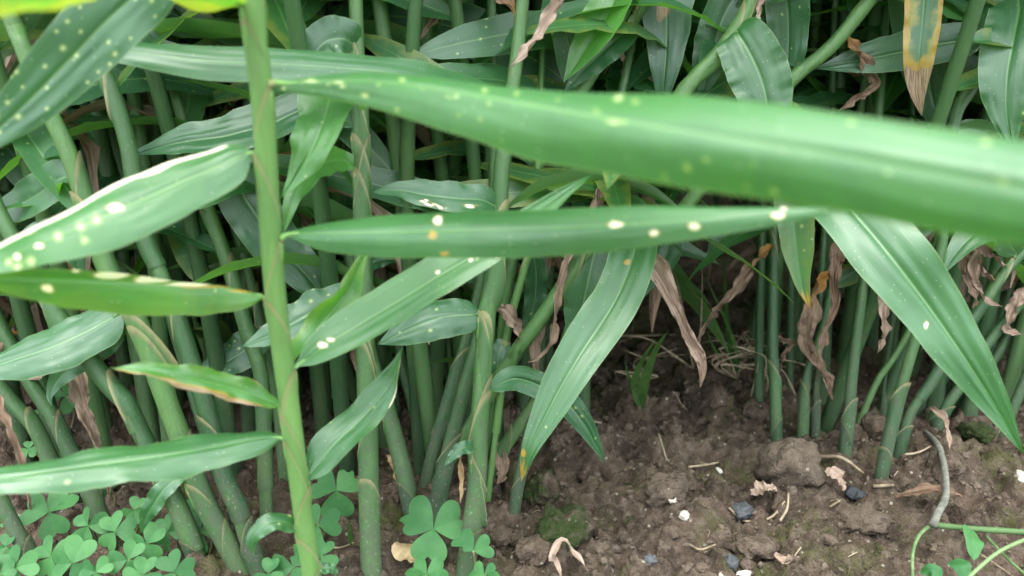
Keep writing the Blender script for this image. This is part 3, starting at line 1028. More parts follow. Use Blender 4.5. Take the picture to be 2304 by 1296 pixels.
S10 = sh('thick green ginger stem crossing the sorrel patch and leaning far over to the picture corner',
         [(541, 1290), (503, 1210), (465, 1141), (441, 1082), (399, 967), (361, 864), (330, 777), (295, 694), (257, 638), (226, 558), (180, 417), (149, 330), (115, 260), (62, 132), (31, 52), (10, 0)],
         (56, 50), dY=5, tint=0.32, dirt=.9, rims=[(1180, 1), (350, 1), (960, 1)])
S11 = sh('grey-green ginger stem running parallel just beside the thick leaning one',
         [(585, 1290), (555, 1210), (535, 1141), (503, 1072), (462, 915), (427, 805), (406, 742), (382, 673), (354, 597), (323, 527), (288, 330), (250, 208), (222, 146), (190, 60), (172, 0)],
         (50, 44), dY=7, tint=0.15, dirt=1, rims=[(930, -1), (1180, 1), (620, 1)])
S12 = sh('thin yellow-green ginger shoot with one light leaf, between the thick leaning stems',
         [(505, 965), (495, 900), (462, 788), (427, 701), (399, 638), (375, 579), (347, 517), (278, 375), (250, 330), (222, 271), (205, 220)], (24, 18), dY=3, tint=0.55, dirt=.2, top=0.31)
S13 = sh('slender ginger stem with tiny pale thorns of dust standing behind the tall shoot\'s lower leaves',
         [(602, 1200), (597, 1090), (592, 933), (583, 829), (549, 725), (531, 656), (510, 586), (486, 517), (462, 451), (440, 370), (413, 278), (390, 200), (365, 97), (333, 35), (318, 0)],
         (40, 32), dY=12, tint=0.22, dirt=.7, rims=[(560, 1), (860, -1)])
S15 = sh('slender ginger stem half hidden behind the tall front shoot from root to top',
         [(642, 1080), (625, 900), (595, 760), (569, 656), (542, 552), (500, 420), (448, 285), (417, 167), (395, 100), (360, 0)], (34, 28), dY=10, tint=0.25, dirt=.6, rims=[(620, 1)])
S16 = sh('olive ginger stem passing behind the bleached leaf and the tall shoot\'s upper part',
         [(660, 960), (640, 760), (610, 560), (560, 380), (521, 288), (465, 167), (445, 90), (430, 0)], (32, 28), dY=10, tint=0.30, dirt=.4)
S17 = sh('dark green ginger stem rising out of the middle of the sorrel patch',
         [(455, 1296), (434, 1228), (399, 1141), (358, 1060), (312, 967), (278, 898), (243, 864), (180, 780), (104, 673), (60, 590), (0, 480), (-60, 340)], (52, 44), dY=5, tint=0.14, dirt=.8, rims=[(1190, -1), (985, 1), (830, 1)])
S18 = sh('dirty brown withered ginger stem among the sorrel leaves',
         [(240, 1200), (222, 1158), (194, 1089), (149, 1002), (115, 933), (69, 863), (20, 770), (-60, 600)], (44, 42), dY=4, tint=0.10, dirt=1, rims=[(940, 1), (1040, -1)])
S18.stem.color = (0.1, 1.0, 0, 1)
S19 = sh('deep green ginger stem near the picture edge above the sorrel patch',
         [(150, 1120), (97, 1002), (69, 950), (21, 898), (-40, 800), (-130, 600)], (44, 40), dY=4, tint=0.14, dirt=.6, rims=[(930, 1)])
S20 = sh('mud-spattered dark ginger stem leaning out of the lower picture corner',
         [(90, 1296), (62, 1245), (35, 1193), (0, 1124), (-60, 1000), (-150, 780)], (46, 42), dY=3, tint=0.06, dirt=1, rims=[(1200, 1)])
S21 = sh('dim ginger stem seen between the grey-green stem and the thick leaning one',
         [(520, 1120), (490, 1040), (455, 950), (425, 850), (380, 700), (330, 540), (285, 400), (230, 200), (190, 0)], (38, 30), dY=12, tint=0.08, dirt=.7)
F1 = sh('pair-striped green ginger stem with a thin companion in the upper middle',
        [(990, 935), (979, 770), (970, 600), (955, 417), (944, 278), (924, 87), (917, 0)], (34, 28), dY=6, tint=0.40, dirt=.3, rims=[(420, 1)])
F2 = sh('slim shaded ginger stem next to the pair-striped one',
        [(1002, 890), (1003, 760), (1003, 434), (1004, 312), (1005, 100), (1006, 0)], (28, 24), dY=4, tint=0.15, dirt=.3)
F3 = sh('pale-scarred ginger stem in shade behind the dried hanging strip',
        [(1205, 900), (1220, 720), (1235, 560), (1228, 300), (1215, 97), (1210, 0)], (32, 36), dY=4, tint=0.18, dirt=.7, rims=[(130, 1)])
F5 = sh('shaded ginger stem carrying the pale folded leaf and a dark leaf at the top',
        [(1110, 880), (1150, 600), (1190, 430), (1250, 300), (1330, 170), (1395, 75), (1430, 28), (1455, 0)], (30, 34), Yb=55, dY=3, tint=0.28, dirt=.3)
F6 = sh('thin companion ginger stem rising beside the pair-striped one',
        [(1012, 915), (1008, 800), (985, 600), (965, 417), (958, 278), (938, 87), (934, 0)], (18, 15), dY=7, tint=0.45, dirt=.2)

# right half
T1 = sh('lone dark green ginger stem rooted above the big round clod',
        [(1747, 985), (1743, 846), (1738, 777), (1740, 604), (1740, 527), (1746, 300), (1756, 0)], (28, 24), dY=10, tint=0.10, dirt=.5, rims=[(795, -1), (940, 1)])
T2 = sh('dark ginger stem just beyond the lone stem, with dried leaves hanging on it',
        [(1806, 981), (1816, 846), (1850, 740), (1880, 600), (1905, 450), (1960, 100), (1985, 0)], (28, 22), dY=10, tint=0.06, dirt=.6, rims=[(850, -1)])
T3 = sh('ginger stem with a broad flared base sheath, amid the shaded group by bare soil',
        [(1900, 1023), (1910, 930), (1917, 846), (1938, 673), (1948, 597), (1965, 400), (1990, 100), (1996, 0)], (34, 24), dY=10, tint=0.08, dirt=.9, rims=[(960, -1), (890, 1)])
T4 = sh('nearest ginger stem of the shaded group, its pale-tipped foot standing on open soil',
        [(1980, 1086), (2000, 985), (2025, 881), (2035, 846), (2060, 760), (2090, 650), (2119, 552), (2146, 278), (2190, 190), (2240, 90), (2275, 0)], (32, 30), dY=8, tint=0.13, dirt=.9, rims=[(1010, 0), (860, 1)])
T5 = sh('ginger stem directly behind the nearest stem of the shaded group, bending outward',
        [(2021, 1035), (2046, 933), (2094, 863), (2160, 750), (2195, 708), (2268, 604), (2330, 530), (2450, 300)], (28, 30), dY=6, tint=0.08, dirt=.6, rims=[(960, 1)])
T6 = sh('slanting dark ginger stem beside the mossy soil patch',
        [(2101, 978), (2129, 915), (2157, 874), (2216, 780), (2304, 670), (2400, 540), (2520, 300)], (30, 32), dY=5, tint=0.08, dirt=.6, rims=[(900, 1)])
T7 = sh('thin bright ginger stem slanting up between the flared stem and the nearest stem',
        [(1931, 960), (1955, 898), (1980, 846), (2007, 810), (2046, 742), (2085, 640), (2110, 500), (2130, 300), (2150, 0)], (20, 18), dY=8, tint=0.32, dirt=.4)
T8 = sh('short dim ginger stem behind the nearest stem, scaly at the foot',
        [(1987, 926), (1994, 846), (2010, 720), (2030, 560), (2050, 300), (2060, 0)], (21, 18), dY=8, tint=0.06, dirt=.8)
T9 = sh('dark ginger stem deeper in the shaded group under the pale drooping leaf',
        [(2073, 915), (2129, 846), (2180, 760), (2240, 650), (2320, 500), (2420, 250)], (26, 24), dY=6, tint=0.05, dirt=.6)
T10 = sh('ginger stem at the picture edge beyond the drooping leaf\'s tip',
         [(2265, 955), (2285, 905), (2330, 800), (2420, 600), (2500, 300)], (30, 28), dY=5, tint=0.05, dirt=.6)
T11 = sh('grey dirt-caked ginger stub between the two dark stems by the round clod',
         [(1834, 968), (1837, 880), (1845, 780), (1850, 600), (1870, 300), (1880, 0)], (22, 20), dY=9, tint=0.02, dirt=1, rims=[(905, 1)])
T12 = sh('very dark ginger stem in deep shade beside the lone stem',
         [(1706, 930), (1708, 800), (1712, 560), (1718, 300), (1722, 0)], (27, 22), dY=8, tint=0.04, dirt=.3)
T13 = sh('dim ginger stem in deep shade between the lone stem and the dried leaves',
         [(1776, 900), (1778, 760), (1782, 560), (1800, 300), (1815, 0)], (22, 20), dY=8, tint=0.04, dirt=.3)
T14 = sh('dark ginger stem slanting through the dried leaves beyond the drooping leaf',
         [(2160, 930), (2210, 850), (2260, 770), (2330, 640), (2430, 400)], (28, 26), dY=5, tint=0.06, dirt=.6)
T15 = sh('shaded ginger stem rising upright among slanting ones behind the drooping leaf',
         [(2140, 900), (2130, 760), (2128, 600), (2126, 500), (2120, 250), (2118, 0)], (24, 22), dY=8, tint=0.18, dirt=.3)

for pl in (S1, S2, S3, S4, S6a, S6b, S8, S10, S11, S13, S15, S16, S17, S21, F1, F2, F3, F5, T1, T2, T3, T4, T5, T6, T8, T12, T13, T15):
    crown(pl, 0.43, 0.026, prob=0.9)

for pl in (S1, S2, S3, S4, S5, S10, S11, S13, S15, S16, S17, S21, F1, F2, F3, F5, T4, T5, T6, T8, T9, T15, S19):
    rgf = np.random.default_rng(900 + len(COL.objects))
    z = rgf.uniform(.17, .23)
    while z < .43:
        i = int(np.argmin(np.abs(pl.path[:, 2] - z)))
        az = rgf.choice([rgf.uniform(.25, 1.0), rgf.uniform(2.1, 2.9)])
        put_leaf(pl.root, pl.path[i] - pl.base, az, rgf.uniform(-.5, .6), rgf.uniform(.65, .95), rgf, roll=1.0, tint=float(rgf.uniform(0, .4)))
        z += rgf.uniform(.04, .075)

for pl, z0, azs in ((S6a, .16, (.5, 2.6)), (S6b, .17, (.3, 2.4)), (T1, .20, (1.2, 3.4)), (T12, .20, (1.0, 3.4)), (T13, .20, (.8, 2.6)), (T2, .2, (.6, 2.4)), (S8, .17, (.2, 1.6)), (T3, .2, (.6, 2.4))):  # extra leaves, mostly out of sight, added as a roof to darken the gap
    rgf = np.random.default_rng(1200 + len(COL.objects))
    z = z0
    while z < .46:
        i = int(np.argmin(np.abs(pl.path[:, 2] - z)))
        put_leaf(pl.root, pl.path[i] - pl.base, rgf.uniform(*azs), rgf.uniform(-.05, .35), rgf.uniform(.95, 1.25), rgf, roll=.5, flat=True, tint=float(rgf.uniform(0, .3)))
        z += rgf.uniform(.018, .032)

for pl, nn in ((S6a, 3), (S6b, 8), (S8, 3)):  # leaves added behind the front blades to block aisle-side light from the gap
    rgf = np.random.default_rng(1500 + len(COL.objects))
    for q in range(nn):
        i = int(np.argmin(np.abs(pl.path[:, 2] - rgf.uniform(.215, .255))))
        put_leaf(pl.root, pl.path[i] - pl.base, rgf.uniform(-1.9, -.1), rgf.uniform(.0, .12), rgf.uniform(.7, .9), rgf, roll=.3, flat=True, tint=float(rgf.uniform(0, .3)))

# ------------------------------------------------------------------ leaves of the front row that can be told apart
S2.leaf([(1150, 215, 0), (1080, 200, -3), (1000, 186, -5), (900, 165, -6.5), (750, 150, -8), (600, 142, -9), (450, 134, -9.6), (300, 114, -9.8), (220, 112, -9.5), (165, 134, -9)],
        76, roll=(35, 30, 32, 40), fold=-.1, curv=-.15, wav=0.08, wavn=3, tint=0.20, spot=0.04, hi=True, wav_seed=21, prof=np.array([[0, .13], [.06, .4], [.15, .8], [.3, 1], [.6, 1], [.78, .85], [.9, .6], [.96, .4], [1, 0]]))
S10.leaf([(272, 712, 0), (245, 718, -.3), (190, 748, -.8), (110, 782, -1.5), (20, 812, -2), (-80, 842, -2.5)], 100, roll=(28, 32, 34), fold=-.05, curv=-.2, tint=0.14, spot=0.05, wav=.06, wav_seed=22, hi=True, prof=PROF_OVAL)
S10.leaf([(262, 735, 1), (225, 775, 1.2), (170, 815, 1.4), (130, 855, 1.4), (112, 890, 1.2), (118, 915, 1)], 66, roll=(-10, 0, 30), tint=0.08, spot=0.15, wav=.12, wav_seed=23)
S10.leaf([(428, 1072, 0), (405, 1074, -.4), (372, 1098, -.8), (345, 1135, -1), (325, 1170, -1), (318, 1200, -1)], 42, roll=(20, 20, -20), fold=.2, tint=0.2, spot=0.3, wav_seed=24, wav=.1)
S10.leaf([(175, 405, 0), (140, 400, 1), (80, 440, 1.5), (10, 478, 2), (-60, 510, 2)], 80, roll=(30, 35), tint=0.25, wav_seed=25)
S12.leaf([(216, 262, 0), (200, 215, .3), (175, 160, .6), (140, 90, 1), (95, 20, 1), (60, -40, 1)], 80, roll=(-10, 0, 20), fold=.2, tint=0.75, spot=0.03, wav_seed=26, sheath=False)
S11.leaf([(215, 130, 0), (240, 90, 1), (300, 60, 2), (340, 90, 2.5), (380, 130, 3)], 60, roll=(30, 40), tint=0.06, wav_seed=27)
S1.leaf([(812, 290, 0), (760, 262, 0), (690, 245, 0), (600, 280, -.5), (500, 305, -1), (400, 320, -1), (290, 350, -1)], 88, roll=(35, 40, 40), tint=0.08, spot=0.06, wav=.1, wav_seed=28, hi=True)
S1.leaf([(806, 205, 0), (780, 198, -3), (745, 215, -6), (728, 270, -8), (700, 335, -9), (664, 398, -9), (634, 445, -9)], 118, roll=(35, 25, 28, 35), fold=.15, tint=0.75, spot=0.03, wav=.28, wavn=4, wav_seed=29, hi=True)
S1.leaf([(814, 380, 0), (770, 360, -1), (720, 372, -4), (680, 410, -6), (655, 460, -7), (638, 525, -7)], 62, roll=(25, 20, 25), fold=.2, tint=0.8, spot=0.02, wav=.1, wav_seed=30)
S1.leaf([(806, 110, 0), (775, 88, -1), (735, 92, -1.6), (705, 122, -2), (680, 165, -2)], 92, roll=(15, 25), tint=0.12, wav_seed=31, prof=PROF_OVAL)
S13.leaf([(470, 400, -.5), (515, 395, -1.5), (560, 460, -2), (620, 545, -2), (690, 620, -2), (730, 670, -2), (765, 725, -2)], 118, roll=(10, 0, 15), tint=0.04, spot=0.1, wav=.22, wavn=4, wav_seed=32, hi=True)
S15.leaf([(600, 735, 0), (580, 760, -1.5), (545, 792, -2), (500, 818, -2.3), (425, 855, -2.5)], 78, roll=(20, 25), tint=0.05, spot=0.2, wav=.15, wav_seed=33)
S1.leaf([(818, 690, 0), (780, 680, -1), (730, 690, -2), (680, 715, -2.6), (620, 748, -3), (545, 780, -3.2)], 82, roll=(15, 25, 30), tint=0.12, spot=0.15, wav=.12, wav_seed=34, prof=PROF_OVAL)
S2.leaf([(1124, 468, 0), (1085, 450, -1), (1030, 446, -1.8), (960, 438, -2.3), (900, 428, -2.6), (838, 432, -2.6)], 66, roll=(25, 30), tint=0.10, spot=0.1, wav=.08, wav_seed=35, prof=PROF_OVAL,
        marks=[(970, 460, (14, 3), 'w'), (990, 466, (10, 3), 'w'), (1060, 464, (16, 3), 'w'), (955, 452, (10, 3), 'w')])
S2.leaf([(1080, 712, 0), (1052, 708, -.6), (1005, 712, -1.2), (950, 728, -1.8), (895, 752, -2), (850, 775, -2)], 86, roll=(15, 20), fold=-.05, curv=-.2, tint=0.05, spot=0.2, wav=.05, wav_seed=36, prof=PROF_OVAL, hi=True)
S2.leaf([(1090, 872, 0), (1115, 868, .5), (1160, 852, 1.5), (1215, 868, 2), (1270, 900, 2.4), (1315, 955, 2.4), (1340, 1000, 2.4), (1352, 1022, 2.4), (1358, 1042, 2.4)], 62, roll=(10, 5, 0, 0), tint=0.05, spot=0.1, wav=.05, wav_seed=37, hi=True)
S2.leaf([(1070, 1005, 0), (1050, 1006, -1), (1028, 1016, -1.4), (1000, 1048, -1.6)], 30, roll=(10, 20), tint=0.08, spot=0.1, wav_seed=38)
S6b.leaf([(1390, 455, 0), (1420, 470, -2), (1432, 520, -3), (1420, 590, -5), (1382, 680, -7), (1320, 775, -9), (1265, 865, -10.5), (1218, 955, -11.5), (1190, 1015, -12), (1172, 1085, -12)],
         108, roll=(6, 4, 4, 4), fold=.14, tint=0.30, spot=0.01, wav=.10, wavn=3, wav_seed=39, hi=True, drytip=.988, marks=[(1178, 1020, (5, 9), 'o'), (1411, 590, 7, 'o')], label='long smooth leaf hanging down to its yellow-brown tip')
S6b.leaf([(1345, 530, 0), (1340, 555, -.4), (1328, 610, -.8), (1315, 670, -1), (1300, 740, -1), (1290, 790, -1)], 90, roll=(0, 5), tint=0.08, spot=0.03, wav_seed=40, prof=PROF_OVAL)
S6b.leaf([(1385, 465, 1), (1440, 500, 1), (1500, 545, 1), (1490, 590, .6), (1455, 640, .3), (1430, 690, 0)], 66, roll=(-10, -10), tint=0.05, wav_seed=41)
S7.leaf([(1195, 545, 0), (1205, 600, .5), (1205, 660, 1), (1195, 720, 1), (1185, 790, 1)], 50, roll=(0, 10), tint=0.06, wav_seed=42)
S7.leaf([(1125, 770, -.5), (1122, 800, -.8), (1118, 840, -1), (1112, 885, -1)], 38, roll=(0,), tint=0.03, spot=.1, wav_seed=43, prof=PROF_TAPER, sheath=False)
S6a.leaf([(1650, 340, 0), (1720, 360, -4), (1800, 392, -8), (1880, 440, -11), (1940, 500, -13), (2015, 590, -15), (2090, 690, -16), (2160, 790, -17), (2235, 905, -17.5), (2304, 1022, -18)],
         148, roll=(25, 22, 12, 12), fold=.18, tint=0.28, spot=0.0, wav=.22, wavn=4, wav_seed=44, hi=True, marks=[(2083, 732, (5, 9), 'w')], label='big drooping leaf with a strong pale midrib')
S6a.leaf([(1764, 210, 0), (1778, 290, -3), (1783, 400, -5), (1785, 480, -6), (1792, 560, -6.5), (1803, 630, -6.8), (1822, 695, -7)], 92, roll=(30, 26, 26), fold=.2, tint=0.9, spot=0.08, wav=.06, wav_seed=45, yel=.2, drytip=.97, prof=PROF, label='pointed pale green leaf with yellowed tip')
F2.leaf([(1003, 175, 0), (1005, 152, -1), (970, 130, -2), (930, 103, -2.5), (890, 94, -2.8), (850, 124, -3)], 34, roll=(30, 10, 60), fold=.4, tint=1.0, yel=.3, wav_seed=46)
F1.leaf([(952, 395, 0), (930, 385, -.6), (885, 374, -1), (830, 376, -1), (790, 385, -1)], 64, roll=(15,), tint=0.08, spot=.4, wav_seed=47, prof=PROF_OVAL, edge=[(-1, .1, .8, .25, 2)], marks=[(880, 395, (30, 5), 'w'), (905, 370, (8, 5), 'o')])
F5.leaf([(1448, 0, 0), (1420, -30, -1), (1392, -20, -2), (1362, 40, -3), (1322, 105, -3.4), (1268, 185, -3.4)], 92, roll=(30, 28, 30), fold=.3, tint=1.0, spot=.02, wav_seed=48)
F5.leaf([(1425, 45, 0), (1400, 75, -1), (1360, 112, -1.4), (1310, 160, -1.6), (1270, 205, -1.6)], 70, roll=(10, 15), tint=0.05, wav=.14, wav_seed=49)
F5.leaf([(1300, 215, 0), (1270, 60, -1), (1245, 20, 1), (1260, -60, 3)], 70, roll=(10, 30), tint=0.1, wav_seed=50)
S6b.leaf([(1740, -70, 1), (1620, -110, 1.5), (1530, -80, 1), (1503, 0, .6), (1500, 80, .4), (1496, 160, 0), (1488, 250, 0)], 122, roll=(0, 5, 0), tint=0.05, spot=.12, wav=.07, wav_seed=51, hi=True, prof=PROF_OVAL, marks=[(1490, 20, (16, 26), 'b')])
S6b.leaf([(1690, 5, 1), (1665, -15, 1), (1632, 30, 1.2), (1610, 90, 1.4), (1590, 160, 1.4), (1580, 230, 1.4)], 96, roll=(0, 5), tint=0.10, wav=.1, wav_seed=52)
S6b.leaf([(1655, 58, 0), (1662, 78, -1), (1692, 130, -2), (1716, 190, -2.6), (1728, 250, -3), (1735, 330, -3)], 130, roll=(0, 5), fold=.12, tint=0.22, spot=.04, wav_seed=53, prof=PROF_OVAL, hi=True)
S6b.leaf([(1740, -75, 1.5), (1760, -60, 2), (1772, 20, 2.4), (1774, 90, 2.6), (1770, 170, 2.6), (1762, 250, 2.6)], 92, roll=(0,), tint=0.08, spot=.5, wav_seed=54, hi=True)
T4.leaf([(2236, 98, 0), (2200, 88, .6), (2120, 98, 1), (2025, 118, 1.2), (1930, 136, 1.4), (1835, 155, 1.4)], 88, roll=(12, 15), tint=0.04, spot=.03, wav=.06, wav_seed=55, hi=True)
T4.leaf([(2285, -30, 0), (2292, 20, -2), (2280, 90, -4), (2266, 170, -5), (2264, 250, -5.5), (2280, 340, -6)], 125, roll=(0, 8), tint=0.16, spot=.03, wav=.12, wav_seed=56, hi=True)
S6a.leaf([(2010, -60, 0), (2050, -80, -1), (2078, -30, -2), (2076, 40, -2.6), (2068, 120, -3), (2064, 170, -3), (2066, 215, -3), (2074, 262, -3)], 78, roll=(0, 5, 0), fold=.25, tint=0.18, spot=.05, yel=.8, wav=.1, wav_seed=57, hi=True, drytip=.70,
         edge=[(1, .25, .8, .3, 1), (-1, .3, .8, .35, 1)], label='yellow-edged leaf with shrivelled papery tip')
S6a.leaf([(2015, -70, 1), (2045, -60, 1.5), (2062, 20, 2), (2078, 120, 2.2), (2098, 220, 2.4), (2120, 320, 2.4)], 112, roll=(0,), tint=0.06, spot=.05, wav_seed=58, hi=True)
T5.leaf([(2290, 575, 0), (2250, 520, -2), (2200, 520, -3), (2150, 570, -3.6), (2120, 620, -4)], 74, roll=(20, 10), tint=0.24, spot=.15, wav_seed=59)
F3.leaf([(1225, 380, 0), (1190, 400, -1), (1160, 420, -1.2), (1130, 470, -1.4)], 60, roll=(20,), tint=0.08, wav_seed=60)
F1.leaf([(940, 250, 0), (985, 285, -1), (1050, 330, -1.5), (1060, 380, -1.8), (1010, 430, -2)], 60, roll=(10, 20), tint=0.06, wav_seed=61)
S4.leaf([(800, 650, 0), (830, 600, .5), (870, 585, 1), (905, 590, 1)], 34, roll=(30,), tint=0.1, wav_seed=62, sheath=False)
T1.leaf([(1738, 500, 0), (1680, 500, -1), (1620, 540, -2), (1588, 590, -2)], 50, roll=(20,), tint=0.1, wav_seed=63)
S17.leaf([(40, 560, 0), (100, 520, 1), (160, 560, 2), (190, 640, 2)], 50, roll=(20,), tint=0.06, wav_seed=64)
# dried leaves hanging on their shoots
S2.dry([(1180, -40, 0), (1255, -30, -2), (1240, 20, -2.4), (1215, 75, -2.6), (1185, 115, -2.8), (1150, 150, -2.8)], 40, tint=1.0)
S6b.dry([(1370, 480, 0), (1370, 530, -1.5), (1405, 558, -2.5), (1465, 595, -3.5), (1510, 670, -4), (1545, 745, -4), (1578, 810, -4), (1575, 870, -4)], 46, tint=.6, roll=(0, 20, 10, -20, 30), hi=True)
S6b.dry([(1405, 440, 0), (1365, 400, -1), (1335, 455, -2), (1288, 545, -2), (1268, 620, -2), (1250, 690, -2), (1242, 760, -2), (1218, 800, -2), (1188, 815, -2)], 30, tint=.45, hi=True)
S7.dry([(1150, 690, 0), (1122, 692, -.5), (1150, 712, -1), (1166, 740, -1), (1165, 790, -1)], 38, tint=.6)
T2.dry([(1870, 618, 0), (1850, 625, -1), (1824, 670, -2), (1815, 745, -2.4), (1826, 800, -2.6), (1856, 850, -2.6), (1872, 900, -2.6)], 46, tint=.35, orange=1.0, hi=True)
T3.dry([(1955, 520, 0), (1900, 490, -1), (1882, 530, -2), (1878, 620, -2.2), (1880, 680, -2.3), (1856, 740, -2.4), (1842, 800, -2.4), (1862, 870, -2.4)], 30, tint=.15, hi=True)
T3.dry([(1950, 590, 0), (1990, 610, -2), (1998, 650, -2.4), (1988, 710, -2.6), (1986, 760, -2.6), (1974, 795, -2.6)], 30, tint=.7)
T5.dry([(2268, 604, 0), (2215, 560, -1), (2190, 600, -1.6), (2200, 650, -1.8), (2225, 680, -1.8), (2255, 690, -1.8)], 22, tint=.6)
T5.dry([(2240, 640, 0), (2180, 570, 0), (2175, 620, -.5), (2195, 680, -.5), (2185, 720, -.5)], 26, tint=.35)
T6.dry([(2330, 640, 0), (2300, 650, -1), (2275, 710, -1.4), (2262, 745, -1.4), (2300, 752, -1.4)], 28, tint=.5)
T1.dry([(1742, 548, 0), (1725, 565, -1), (1665, 635, -1.6), (1610, 705, -2), (1568, 765, -2)], 26, tint=.3, orange=.9)
T1.dry([(1744, 760, 0), (1780, 770, 1), (1765, 800, 1), (1752, 840, 1)], 16, tint=.3)
S18.dry([(60, 850, 0), (150, 830, -1), (168, 850, -2), (186, 905, -2.4), (203, 960, -2.6), (218, 1005, -2.6), (238, 1060, -2.6), (245, 1118, -2.6)], 40, tint=.45, hi=True)
S18.dry([(0, 735, 0), (-10, 900, -3), (20, 955, -3.6), (48, 1040, -4), (62, 1110, -4), (75, 1170, -4)], 22, tint=.2)
S6b.dry([(1705, -15, 0), (1712, 0, -1), (1706, 35, -1.4), (1700, 75, -1.4)], 18, tint=.8)
S6a.dry([(1900, 60, 1), (1950, 150, 1), (1970, 190, 1), (1932, 212, .6), (1888, 250, .4)], 34, tint=.15, orange=.8)
S2.dry([(1168, 40, 2), (1080, -40, 3), (1035, 0, 4), (990, 32, 4), (942, 92, 4)], 36, tint=.2, orange=1.0)
F5.dry([(1420, 50, 2), (1400, 90, 2), (1402, 140, 2), (1400, 190, 2)], 22, tint=.4, orange=.8)
T4.dry([(2100, 620, 0), (2060, 640, 1), (2190, 560, 1), (2200, 640, 1)], 10, tint=.3)

# ------------------------------------------------------------------ the thicket behind: whole shoots with their leaves
def stem_proto(k):
    rg = np.random.default_rng(500 + k)
    H = rg.uniform(0.62, 0.85)
    n = 14
    t = np.linspace(0, 1, n)
    lean = rg.uniform(0.02, 0.20)
    path = np.stack([lean * t ** 1.3 + 0.008 * np.sin(t * 5 + k), 0.006 * np.sin(t * 7 + k), H * t - 0.01], 1)
    r = 0.0068 * (1 - 0.62 * t)
    a = np.linspace(0, 2 * np.pi, 8, endpoint=False)
    V = path[:, None] + r[:, None, None] * np.stack([np.cos(a), np.sin(a), 0 * a], 1)[None]
    i, j = np.meshgrid(np.arange(n - 1), np.arange(8), indexing='ij')
    a0 = (i * 8 + j).ravel()
    b0 = (i * 8 + (j + 1) % 8).ravel()
    F = np.stack([a0, b0, b0 + 8, a0 + 8], 1)
    cm = np.stack([np.tile(a * 0.5, n), np.repeat(t * H * 100, 8)], 1)
    st = np.stack([np.tile(a / 6.28, n), np.repeat(t * .5, 8)], 1)
    o = mesh_obj('stem', V.reshape(-1, 3), F, M_STEM, cm=cm, st=st)
    me = o.data
    bpy.data.objects.remove(o)
    return me, path


SPRO = [stem_proto(k) for k in range(6)]
BACK = 'ginger shoots of the thicket behind'


def back_shoot(x, y, rg, label, low=0.09):
    root = thing('ginger_plant', (x, y, 0), label, 'ginger plant', BACK)
    me, path = SPRO[rg.integers(6)]
    rz = rg.uniform(-math.pi, math.pi)
    root.rotation_euler = (0, 0, float(rz))
    s = bpy.data.objects.new('stem', me)
    COL.objects.link(s)
    s.parent = root
    s.color = (float(rg.uniform(0.0, 0.25)), 0.5, 0, 1)
    az = rg.uniform(0, math.pi)
    z = rg.uniform(low, low + 0.08)
    k = 0
    while z < path[-1][2]:
        c = [float(np.interp(z, path[:, 2], path[:, q])) for q in range(2)] + [z]
        f = z / path[-1][2]
        dry = z < 0.30 and rg.random() < 0.22
        la = az + math.pi * (k % 2) + rg.uniform(-.45, .45)
        if y < .80 and z < .45 and math.sin(la + rz) < -.2:
            la += math.pi
        put_leaf(root, c, la, rg.uniform(-.7, .5) + 0.8 * f, rg.uniform(.85, 1.2) * (0.65 + 0.5 * min(1, z / 0.3)), rg, dry=dry, roll=1.0)
        z += rg.uniform(0.022, 0.036)
        k += 1
    put_leaf(root, path[-1], az, 1.25, .9, rg)


rg = np.random.default_rng(11)
pts = []
tries = 0
while len(pts) < 150 and tries < 9000:
    tries += 1
    y = 0.60 + 0.95 * rg.random() ** 1.25
    half = 0.66 * y + 0.10
    x = rg.uniform(-half, half)
    if 0.08 < x < 0.34 and y < 1.12:      # the gap with bare soil
        continue
    if y < 0.70 and x > 0.05:
        continue
    if any((x - a) ** 2 + (y - b) ** 2 < 0.045 ** 2 for a, b in pts):
        continue
    pts.append((x, y))
for q in range(900):
    x, y = rg.uniform(-.55, .06), rg.uniform(.62, .80)
    if len(pts) < 182 and all((x - a) ** 2 + (y - b) ** 2 > .038 ** 2 for a, b in pts):
        pts.append((x, y))
near = []
for q in range(1500):
    x, y = (rg.uniform(-.42, .0), rg.uniform(.53, .64)) if q % 5 < 3 else (rg.uniform(.24, .52), rg.uniform(.62, .76))
    if len(near) < 40 and all((x - a) ** 2 + (y - b) ** 2 > .032 ** 2 for a, b in pts + near):
        near.append((x, y))
pts += near
for (x, y) in pts:
    u = pix(np.array([x, y, 0.2]))[0]
    zone = ('beyond the sorrel patch and the thick leaning stems' if u < 500 else 'behind the tall front shoot' if u < 850 else 'behind the stacked stem and its neighbours' if u < 1250
            else 'behind the brown hanging leaf and the dark gap' if u < 1800 else 'behind the big drooping leaf')
    back_shoot(x, y, rg, ('shaded ginger shoot just ' if y < .85 else 'dim ginger shoot deep in the thicket ') + zone)


